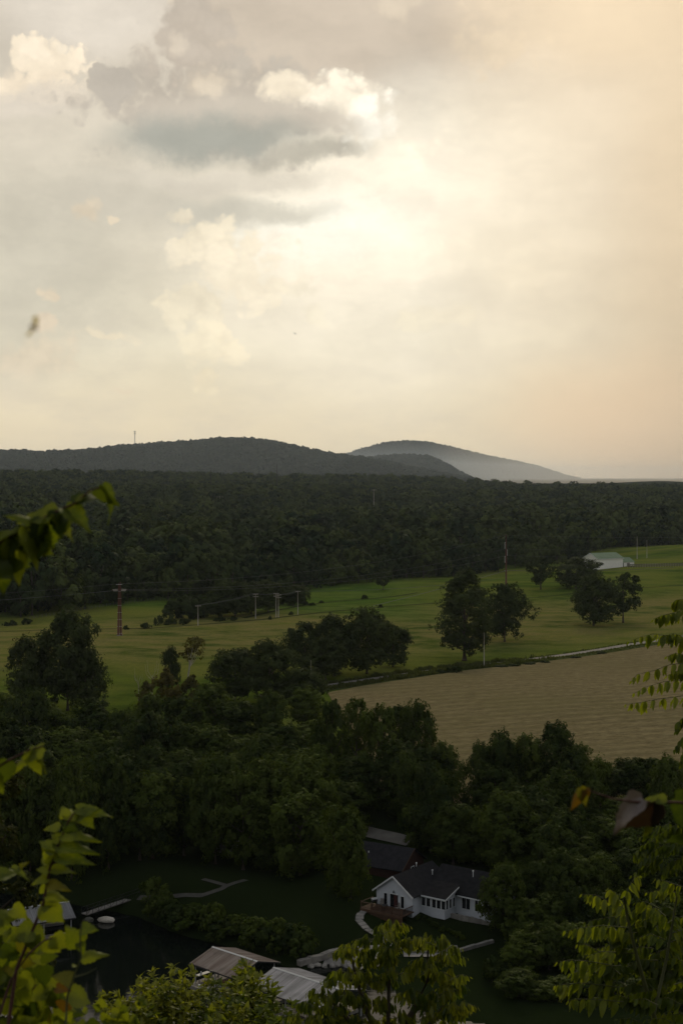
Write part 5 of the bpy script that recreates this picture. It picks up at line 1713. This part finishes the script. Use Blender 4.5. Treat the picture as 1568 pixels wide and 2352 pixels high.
for k in range(84):      # the tangle behind the outer fronds
    a, b = g_.uniform(860, 1620), g_.uniform(1260, 2150)
    ang = g_.uniform(2.3, 3.6) if g_.random() < 0.7 else g_.uniform(-0.4, 0.9)
    L_ = g_.uniform(170, 320)
    lst = [(a, b), (a + cos(ang) * L_ * 0.5, b - sin(ang) * L_ * 0.4), (a + cos(ang) * L_, b - sin(ang) * L_ * 0.3 + 40)]
    frond(pl, DP(z8(lst), YS + g_.uniform(0.15, 0.7), g_), 6, 0.09, mat='near_leaf' if g_.random() < 0.5 else 'near_leaf_dark')
for k in range(22):
    a, b = g_.uniform(900, 1600), g_.uniform(2100, 2420)
    lst = [(a + 120, b + 60), (a, b), (a - 130, b + 10)]
    frond(pl, DP(z8(lst), YS + g_.uniform(-0.1, 0.4), g_), 5, 0.085, mat='near_leaf' if g_.random() < 0.5 else 'near_leaf_dark')
pl.done()

pl = Plant('hanging_bough', P(1640, 1820, 11.0), 'dark leafy bough hanging behind the withered twig at the right edge', 'branch', 3, 200)
pl.stem([P(1640, 1820, 11), P(1590, 1900, 11), P(1530, 1960, 11)], 0.02, 0.006, 'bark', 'branch')
for k in range(26):
    a, b = pl.g.uniform(1100, 1600), pl.g.uniform(480, 900)
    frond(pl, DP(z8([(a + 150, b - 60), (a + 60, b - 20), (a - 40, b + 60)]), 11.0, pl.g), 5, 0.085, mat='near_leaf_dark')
pl.done()

# --- withered twig close by, out of focus
YT = 2.5
pl = Plant('withered_twig', P(1640, 1850, YT), 'thin twig with a dead curled brown leaf and yellowed leaves at the right', 'twig', 4)
pl.stem([P(1640, 1850, YT), P(1552, 1843, YT), P(1456, 1842, YT), P(1403, 1834, YT), P(1345, 1813, YT)], 0.003, 0.0012)
def plf(a, b, w, mat, nrm=(0.2, -1, 0.35), kind_='broad', dz=0.0, Y=None, tilt=0.0, p_=None):
    p_ = p_ or pl
    Y = Y or YT
    A, B = P(a[0], a[1], Y), P(b[0], b[1], Y + dz)
    d = B - A
    ww = w / F * Y / (d.length * 1.0)
    p_.leaf(A, d, nrm, d.length, ww, kind_, mat)
plf((1332, 1810), (1348, 1858), 30, 'dry_yellow', (0.4, -1, 0.1))
plf((1338, 1816), (1302, 1864), 26, 'dry_orange', (-0.5, -1, 0.2))
plf((1345, 1812), (1356, 1832), 14, 'dry_orange')
plf((1474, 1838), (1390, 1898), 62, 'dead_sheen', (-0.5, -0.8, 0.7))
plf((1505, 1846), (1428, 1924), 66, 'dead_leaf', (0.5, -0.8, 0.3), dz=0.03)
plf((1500, 1842), (1505, 1912), 50, 'dead_leaf', (0.7, -0.8, 0.0), dz=0.02)
plf((1528, 1836), (1474, 1832), 26, 'near_leaf', (0, -1, 0.8))
plf((1610, 1850), (1505, 1905), 110, 'near_leaf_dark', (0.3, -0.9, 0.5), dz=0.1)
plf((1620, 1900), (1520, 1990), 120, 'near_leaf_dark', (0.3, -0.9, 0.2), dz=0.1)
plf((1490, 1900), (1478, 1926), 20, 'near_leaf', (0.3, -0.9, 0.2))
pl.done()

# --- left, upper: out of focus leafy branch
YL = 2.3
pl = Plant('grape_branch', P(-60, 1310, YL), 'blurred branch of broad curled leaves reaching in at the left above the meadow', 'branch', 5)
pl.stem([P(-60, 1310, YL), P(0, 1248, YL), P(60, 1212, YL), P(130, 1175, YL), P(175, 1155, YL), P(205, 1128, YL), P(234, 1119, YL)], 0.0035, 0.0012)
for a, b, w, mt, nr in (
    ((234, 1118), (278, 1196), 30, 'near_leaf', (0.9, -0.5, 0.6)), ((228, 1120), (262, 1172), 26, 'near_leaf_dark', (-0.6, -1, 0.0)),
    ((176, 1158), (236, 1122), 36, 'near_leaf_dark', (-0.2, -0.7, 0.9)), ((174, 1152), (206, 1114), 24, 'near_leaf', (-0.8, -0.6, 0.6)),
    ((150, 1168), (210, 1212), 36, 'near_leaf', (0.2, -0.8, 0.9)), ((124, 1178), (34, 1186), 40, 'near_leaf', (0, -0.8, 0.9)),
    ((128, 1180), (174, 1244), 26, 'near_leaf', (0.9, -0.6, 0.0)), ((140, 1175), (128, 1236), 36, 'near_leaf_dark', (-0.2, -1, 0)),
    ((112, 1195), (104, 1294), 34, 'near_leaf', (0.5, -1, 0)), ((100, 1200), (58, 1232), 30, 'near_leaf_dark', (0, -1, 0.4)),
    ((62, 1212), (92, 1308), 36, 'near_leaf', (0.5, -1, 0.2)), ((56, 1214), (40, 1252), 30, 'near_leaf_dark', (0, -1, 0.2)),
    ((45, 1222), (16, 1262), 34, 'near_leaf', (-0.3, -0.8, 0.7)), ((30, 1240), (44, 1356), 38, 'near_leaf', (0.4, -1, 0.2)),
    ((5, 1256), (6, 1384), 40, 'near_leaf', (0.2, -1, 0.1)), ((-8, 1238), (30, 1206), 26, 'near_leaf', (0, -0.6, 1)),
    ((20, 1230), (-6, 1300), 40, 'near_leaf_dark', (-0.2, -1, 0.3)), ((72, 1198), (28, 1168), 22, 'near_leaf', (0.1, -0.7, 0.9)),
    ((92, 1190), (88, 1250), 30, 'near_leaf_dark', (0.2, -1, 0)), ((-10, 1290), (30, 1336), 36, 'near_leaf_dark', (0.1, -1, 0.3)),
    ((60, 1240), (70, 1296), 30, 'near_leaf_dark', (0.3, -1, 0.1)), ((150, 1180), (150, 1225), 24, 'near_leaf_dark', (0.6, -1, 0.1))):
    plf(a, b, w * 1.6, mt, nr, Y=YL, dz=pl.g.uniform(-0.02, 0.03))
for k in range(30):
    a, b = pl.g.uniform(-30, 105), pl.g.uniform(1195, 1330)
    if b > 1330 - a * 0.75 or b < 1235 - a * 0.45:
        continue
    L_ = pl.g.uniform(40, 70)
    ang = pl.g.uniform(-0.5, 2.4)
    plf((a, b), (a + cos(ang) * L_ * 0.7, b + abs(sin(ang)) * L_), L_ * 0.75, pl.g.choice(('near_leaf', 'near_leaf_dark', 'near_leaf_dark')), (pl.g.gauss(0, .5), -1, pl.g.uniform(0, 0.8)), Y=YL + pl.g.uniform(0, 0.15))
pl.done()

YM = 2.6
pl = Plant('grape_shoot', P(-60, 1800, YM), 'short shoot with two big pale leaves at the left edge beside the dark wood', 'branch', 6)
pl.stem([P(-60, 1800, YM), P(10, 1752, YM), P(70, 1722, YM), P(98, 1714, YM)], 0.003, 0.001)
for a, b, w, mt, nr in (((96, 1715), (4, 1750), 40, 'near_leaf', (0, -0.7, 1)), ((68, 1726), (102, 1782), 42, 'near_leaf', (0.4, -1, 0.5)), ((76, 1716), (124, 1762), 20, 'near_leaf', (0.8, -0.6, 0.5)),
                        ((20, 1748), (2, 1806), 44, 'near_leaf_dark', (0, -1, 0.2)), ((-20, 1780), (6, 1830), 40, 'near_leaf', (0, -1, 0.4)), ((-30, 1830), (4, 1868), 40, 'near_leaf', (0.3, -1, 0.4))):
    plf(a, b, w * 1.1, mt, nr, Y=YM)
pl.done()

# --- left, lower: the tall leafy shoot and its tangle
YV = 3.0
pl = Plant('grape_vine', P(20, 2420, YV), 'tall leafy shoot with a reddish stem rising in the lower left corner over the river', 'vine', 7, 280)
pl.stem([P(10, 2420, YV), P(38, 2228, YV), P(76, 2136, YV), P(101, 2073, YV), P(114, 1997, YV), P(137, 1933, YV), P(157, 1888, YV), P(178, 1857, YV)], 0.0045, 0.0014)
pl.stem([P(0, 2330, YV - .1), P(25, 2253, YV - .1), P(66, 2192, YV - .1), P(101, 2161, YV - .1), P(122, 2154, YV - .1)], 0.0032, 0.0014)
pl.stem([P(150, 2380, YV - .1), P(155, 2290, YV - .1), P(172, 2237, YV - .1), P(187, 2199, YV - .1), P(184, 2165, YV - .1), P(188, 2120, YV - .1), P(205, 2090, YV - .1)], 0.0026, 0.0012, 'green_twig')
pl.stem([P(170, 2245, YV - .1), P(200, 2236, YV - .1), P(222, 2224, YV - .1)], 0.0015, 0.0008, 'green_twig', 'tendril')
for a, b, w, mt, nr in (
    ((177, 1858), (258, 1872), 26, 'near_leaf', (0, -0.8, 0.9)), ((182, 1865), (220, 1902), 30, 'near_leaf', (0.3, -1, 0.4)), ((177, 1875), (214, 1852), 28, 'near_leaf', (-0.1, -0.8, 0.8)),
    ((142, 1918), (220, 1914), 26, 'near_leaf', (0, -0.8, 0.9)), ((134, 1943), (215, 1944), 28, 'near_leaf', (0, -0.8, 0.8)), ((132, 1967), (212, 1974), 30, 'near_leaf', (0, -0.9, 0.7)),
    ((119, 1999), (172, 1994), 22, 'near_leaf', (0, -0.7, 0.9)), ((111, 2030), (158, 2037), 22, 'dry_yellow', (0, -0.8, 0.8)), ((106, 2055), (156, 2058), 24, 'near_leaf', (0, -0.8, 0.8)),
    ((137, 1900), (98, 1900), 20, 'near_leaf', (0, -0.8, 0.9)), ((152, 1876), (140, 1850), 24, 'near_leaf', (-0.3, -1, 0.4)), ((157, 1883), (170, 1850), 24, 'near_leaf', (0.3, -1, 0.4)),
    ((128, 1954), (90, 1926), 28, 'near_leaf', (-0.2, -0.8, 0.8)), ((120, 1972), (80, 1972), 26, 'near_leaf', (-0.1, -1, 0.5)), ((114, 1999), (84, 1992), 20, 'near_leaf', (0, -0.8, 0.8)),
    ((110, 2017), (71, 2026), 20, 'near_leaf', (0, -0.7, 0.9)), ((106, 2037), (84, 2054), 16, 'near_leaf', (0, -1, 0.3)), ((150, 1895), (180, 1912), 22, 'near_leaf_dark', (0.2, -1, 0.2)),
    ((128, 1950), (150, 1925), 20, 'near_leaf', (0, -1, 0.5)), ((140, 1930), (118, 1912), 22, 'near_leaf', (0, -1, 0.5)), ((122, 1975), (100, 1952), 26, 'near_leaf', (0, -1, 0.3)),
    ((101, 2078), (152, 2120), 46, 'near_leaf', (0.1, -1, 0.5)), ((96, 2085), (128, 2068), 22, 'near_leaf', (0, -0.8, 0.8)), ((76, 2136), (24, 2150), 44, 'near_leaf', (0, -1, 0.6)),
    ((76, 2139), (110, 2163), 32, 'near_leaf', (0, -1, 0.6)), ((73, 2151), (84, 2190), 32, 'near_leaf', (0.2, -1, 0.4)), ((66, 2150), (20, 2200), 50, 'dry_yellow', (0, -1, 0.3)),
    ((187, 2199), (237, 2182), 24, 'near_leaf', (0.1, -0.8, 0.8)), ((183, 2171), (155, 2136), 38, 'near_leaf', (0, -1, 0.4)), ((186, 2132), (219, 2132), 26, 'near_leaf', (0, -0.9, 0.7)),
    ((184, 2165), (190, 2195), 18, 'near_leaf', (0, -1, 0.4)), ((160, 2288), (220, 2302), 44, 'near_leaf', (0, -0.9, 0.8)), ((168, 2250), (118, 2234), 28, 'dry_yellow', (0, -0.9, 0.7)),
    ((170, 2222), (180, 2208), 10, 'near_leaf', (0, -1, 0.4)), ((122, 2154), (158, 2182), 34, 'near_leaf', (0, -1, 0.5)), ((110, 2160), (140, 2195), 36, 'near_leaf', (0.2, -1, 0.4)),
    ((-10, 2016), (50, 1998), 30, 'near_leaf', (0, -0.8, 0.9)), ((28, 1996), (64, 2010), 16, 'near_leaf', (0, -0.6, 1)), ((44, 1994), (54, 1982), 12, 'dry_yellow', (0, -1, 0.5)),
    ((-14, 2110), (44, 2092), 34, 'near_leaf', (0, -0.8, 0.8)), ((30, 2086), (62, 2110), 30, 'near_leaf', (0.2, -1, 0.5)), ((-10, 2140), (10, 2108), 26, 'near_leaf', (0, -1, 0.5)),
    ((150, 2300), (140, 2330), 30, 'dry_orange', (0, -1, 0.2)), ((130, 2268), (155, 2275), 18, 'dry_orange', (0, -1, 0.4))):
    plf(a, b, w * 1.35, mt, nr, Y=YV, dz=pl.g.uniform(-0.03, 0.03))
g_ = pl.g
for k in range(190):
    a, b = g_.uniform(-30, 165), g_.uniform(2120, 2380)
    if a > 60 + (b - 2120) * 0.6:
        continue
    ang = g_.uniform(-0.6, 3.7)
    L_ = g_.uniform(32, 56)
    mt = g_.choices(('near_leaf', 'near_leaf_dark', 'dry_yellow'), (0.5, 0.42, 0.08))[0]
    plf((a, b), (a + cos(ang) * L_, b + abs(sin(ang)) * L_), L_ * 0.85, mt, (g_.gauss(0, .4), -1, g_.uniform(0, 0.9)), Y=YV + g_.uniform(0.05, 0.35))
for k in range(26):
    a, b = g_.uniform(190, 330), g_.uniform(2296, 2370)
    ang = g_.uniform(-0.6, 3.7)
    L_ = g_.uniform(22, 40)
    plf((a, b), (a + cos(ang) * L_, b + abs(sin(ang)) * L_), L_ * 0.8, g_.choice(('near_leaf', 'near_leaf', 'near_leaf_dark')), (g_.gauss(0, .4), -1, g_.uniform(0.1, 0.9)), Y=YV + 0.5)
pl.done()

# --- bottom, right of middle: the tree top with drooping narrow leaflets
YB = 15.0
bx = P(905, 2500, YB)
pl = Plant('hickory_tree', (bx.x, bx.y, Hs(bx.x, bx.y)), 'lone treetop with drooping narrow leaflets in front of the boat docks and lawn', 'tree', 8, 299)
trunks = ([P(880, 2900, YB), P(890, 2400, YB), P(893, 2250, YB), P(892, 2150, YB)], [P(890, 2400, YB), P(950, 2320, YB + .1), P(982, 2250, YB + .1), P(982, 2165, YB)],
          [P(890, 2420, YB), P(840, 2320, YB), P(815, 2240, YB), P(805, 2185, YB)], [P(905, 2420, YB), P(1000, 2340, YB), P(1030, 2290, YB)], [P(870, 2430, YB), P(790, 2330, YB), P(745, 2285, YB)])
MB().tube([Vector((0, 0, -0.5)), trunks[0][0] - pl.L, trunks[0][1] - pl.L], 0.16, 0.05, 8).build('trunk', M['bark'], pl.o)
for tr in trunks:
    pl.stem(tr, 0.04, 0.008, 'bark')
tips = [(900, 2122), (878, 2130), (853, 2148), (819, 2172), (799, 2178), (911, 2166), (951, 2160), (981, 2152), (1004, 2156), (1021, 2165), (1029, 2190), (1037, 2233), (1001, 2236), (1046, 2264),
        (1054, 2306), (771, 2242), (738, 2275), (835, 2200), (870, 2180), (890, 2200), (800, 2225), (846, 2240), (880, 2245), (915, 2225), (785, 2280), (825, 2290), (870, 2300), (760, 2310), (720, 2300),
        (985, 2200), (965, 2215), (1010, 2275), (1035, 2320), (985, 2300), (940, 2280), (960, 2330), (915, 2330), (840, 2335), (790, 2335), (735, 2335), (695, 2330), (1020, 2350), (880, 2350)]
g_ = pl.g
for i, (a, b) in enumerate(tips):
    for k in range(9 if b < 2260 else 11):
        ang = g_.uniform(-0.5, 3.6)
        L_ = g_.uniform(26, 48)
        d_ = YB + g_.uniform(-0.35, 0.45)
        lst = [P(a + g_.uniform(-8, 8), b + 14 + g_.uniform(-5, 10), d_), P(a + cos(ang) * L_ * 0.55, b + 4 - sin(ang) * L_ * 0.35, d_), P(a + cos(ang) * L_, b + 10 - sin(ang) * L_ * 0.2, d_)]
        frond(pl, lst, 4, 0.115, 'narrow', 'sprig' if g_.random() < 0.75 else 'near_leaf_dark', 1.25, 0.003, 1.0, 'green_twig', 0.25)
pl.done()

# --- bushes and a cedar on the slope below the camera
def slope_tree(name, px, top, hw_, bottom, Y, n, leaf, mat, label, seed, shape='round', cat='tree', ncl=26, rel=(0.2, 0.36)):
    x = (px - CX) / F * Y
    g0 = Hs(x, Y)
    zt, zb = CAMZ - (top - HY) / F * Y, CAMZ - (bottom - HY) / F * Y
    hgt, R = zt - zb, hw_ / F * Y
    o = empty(name, (x, Y, g0), 0, label, cat)
    cm, C = crown_mesh('crown', seed, hgt, R, base=0.0, ncl=ncl, nleaf=n, leaf=leaf, shape=shape, rel=rel)
    c = obj('crown', cm, o, M[mat])
    c.location = (0, 0, zb - g0)
    t = MB().tube([(0, 0, -0.5), (0.1, 0, (zb - g0) * 0.5), (0, 0, zb - g0), (0, 0, zb - g0 + hgt * 0.8)], 0.12, 0.02, 7)
    t.build('trunk', M['bark'], o, smooth=True)
    for i in range(10):
        p_ = Vector(C[i * len(C) // 10]) + Vector((0, 0, zb - g0))
        MB().tube([(0, 0, p_.z - R * 0.7), p_], 0.02, 0.006, 5).build('branch', M['bark'], o)
def spray_bush(px, top, hw_, Y, mt, label, seed, n):
    """a bush of upright shoots, each a star of narrow leaves"""
    x = (px - CX) / F * Y
    g0 = Hs(x, Y)
    pl = Plant('slope_bush', (x, Y, g0), label, 'bush', seed, 110)
    u_ = Y / F
    zt = CAMZ - (top - HY) / F * Y
    g_ = pl.g
    MB().tube([(0, 0, -0.5), (0.05, 0, (zt - g0) * 0.6), (0, 0, zt - g0 - 0.25)], 0.09, 0.02, 7).build('trunk', M['bark'], pl.o, smooth=True)
    for k in range(n):
        e = g_.uniform(-1, 1)
        tip = Vector((x + e * hw_ * u_ * 1.25, Y + g_.uniform(-0.5, 0.9), zt - (abs(e) ** 1.6 * 55 + g_.random() ** 1.5 * 85) * u_))
        root = Vector((x + e * hw_ * u_ * 0.5, tip.y + g_.uniform(-.1, .1), tip.z - g_.uniform(70, 120) * u_))
        if k % 3 == 0:
            pl.stem([root, root.lerp(tip, 0.5) + Vector((g_.gauss(0, .02), 0, 0)), tip], 0.008, 0.003, 'green_twig', 'shoot')
        for w in range(7):
            t = w / 6.0
            p = root.lerp(tip, 0.25 + 0.75 * t) + Vector((g_.gauss(0, .035), g_.gauss(0, .035), g_.gauss(0, .02)))
            ax = (tip - root).normalized()
            m_ = mt if g_.random() < 0.8 else 'near_leaf_dark'
            for j in range(6):
                d = ax * g_.uniform(-0.1, 0.7 + 0.5 * t) + Vector((g_.gauss(0, 0.7), g_.gauss(0, 0.7), g_.gauss(0.0, 0.25)))
                pl.leaf(p, d, ax + Vector((g_.gauss(0, .5), g_.gauss(0, .5), 0.3)), g_.uniform(0.07, 0.135), 1.35, 'narrow', m_)
    pl.done()
for i, (px, top, hw_, Y, mt, lab) in enumerate(((385, 2234, 62, 20, 'sprig', 'sunlit bush with a spiky top at the bottom, left of the docks'), (290, 2282, 70, 19, 'sprig', 'low sunlit bush at the bottom beside the leafy shoot'),
        (470, 2284, 62, 21, 'near_leaf_dark', 'darker bush at the bottom in front of the rusty roofed dock'), (574, 2234, 44, 19, 'sprig', 'narrow sunlit bush overlapping the pale roofed dock'),
        (535, 2302, 60, 18, 'sprig', 'low yellow green bush at the bottom between the two spiky bushes'), (616, 2310, 50, 18, 'near_leaf_dark', 'low dark bush at the bottom just right of the narrow sunlit bush'))):
    spray_bush(px, top, hw_, Y, mt, lab, 700 + i, 46)
slope_tree('cedar_tree', -24, 1688, 104, 2250, 14, 11000, 0.035, 'cedar', 'dark feathery cedar at the left edge behind the leafy shoot', 801, 'round', 'tree', 60, (0.14, 0.26))
slope_tree('cedar_tree', 40, 2130, 90, 2500, 13, 7000, 0.035, 'cedar', 'feathery cedar behind the tangle in the lower left corner', 802, 'round', 'tree', 50, (0.14, 0.26))

# ------------------------------------------------------------------ flying things
def insect():
    p = P(79, 752, 0.95)
    o = empty('insect', p, 0, 'blurred brown flying insect against the clouds at the left', 'insect')
    u = 0.95 / F
    m1 = mat_leaf('insect wing', (0.5, 0.42, 0.32), (0.5, 0.42, 0.32), trans=0.7)
    M['insect'] = mat_plain('insect body', (0.30, 0.20, 0.13), 0.8)
    MB().tube([(-9 * u, 0, 3 * u), (-3 * u, 0, 1 * u), (5 * u, 0, -2 * u), (9 * u, 0, -3 * u)], 5 * u, 2 * u, 8).build('body', M['insect'], o)
    MB().add([(0, 0, 0), (-5 * u, 2 * u, 22 * u), (3 * u, 4 * u, 28 * u), (9 * u, 4 * u, 24 * u), (8 * u, 1 * u, 4 * u)], [(0, 1, 2, 3, 4)]).build('wing', m1, o)
    MB().add([(-2 * u, 0, 0), (-18 * u, -2 * u, -16 * u), (-15 * u, -3 * u, -22 * u), (-8 * u, -2 * u, -17 * u), (3 * u, 0, -2 * u)], [(0, 1, 2, 3, 4)]).build('wing', m1, o)
insect()
def bird():
    p = P(677, 766, 160)
    o = empty('bird', p, 0, 'tiny dark bird gliding high in the middle of the sky', 'bird')
    MB().tube([(-0.12, 0, 0.07), (-0.05, 0, 0.04), (0.05, 0, -0.03), (0.14, 0, -0.1)], 0.035, 0.012, 7).build('body', M['dark'], o)
    MB().add([(-0.05, 0, 0.04), (-0.2, 0.2, 0.2), (-0.12, 0.22, 0.12), (0.03, 0, 0)], [(0, 1, 2, 3)]).build('wing', M['dark'], o)
    MB().add([(-0.05, 0, 0.04), (0.12, -0.2, -0.02), (0.16, -0.22, -0.07), (0.03, 0, 0)], [(0, 1, 2, 3)]).build('wing', M['dark'], o)
bird()
# ------------------------------------------------------------------ haze: one closed box of thin air around everything
hz, ht = mat_new('haze')
pv = ht.n('ShaderNodeVolumePrincipled', {'Color': (0.72, 0.84, 1.0, 1), 'Density': 2.3e-5, 'Anisotropy': 0.55})
ht.n('ShaderNodeOutputMaterial', {'Volume': pv.outputs[0]})
MB().box((0, 21900, 171), (44000, 44400, 350)).build('haze', hz, None, 'stuff')
# the rain falling far off on the right: a wedge in plan, so it thickens gradually towards the right
rm, rt = mat_new('rain')
rv = rt.n('ShaderNodeVolumePrincipled', {'Color': (1.0, 0.885, 0.76, 1), 'Density': 2.7e-4, 'Anisotropy': 0.7})
rt.n('ShaderNodeOutputMaterial', {'Volume': rv.outputs[0]})
tri = ((640, 10900), (3350, 9800), (5000, 14600))
rn = MB().add([(x, y, 6) for x, y in tri] + [(x, y, 6500) for x, y in tri], [(2, 1, 0), (3, 4, 5), (0, 1, 4, 3), (1, 2, 5, 4), (2, 0, 3, 5)]).build('rain', rm, None, 'stuff')
tag(rn, 'veil of distant rain dissolving the right end of the hazy hill', 'rain')
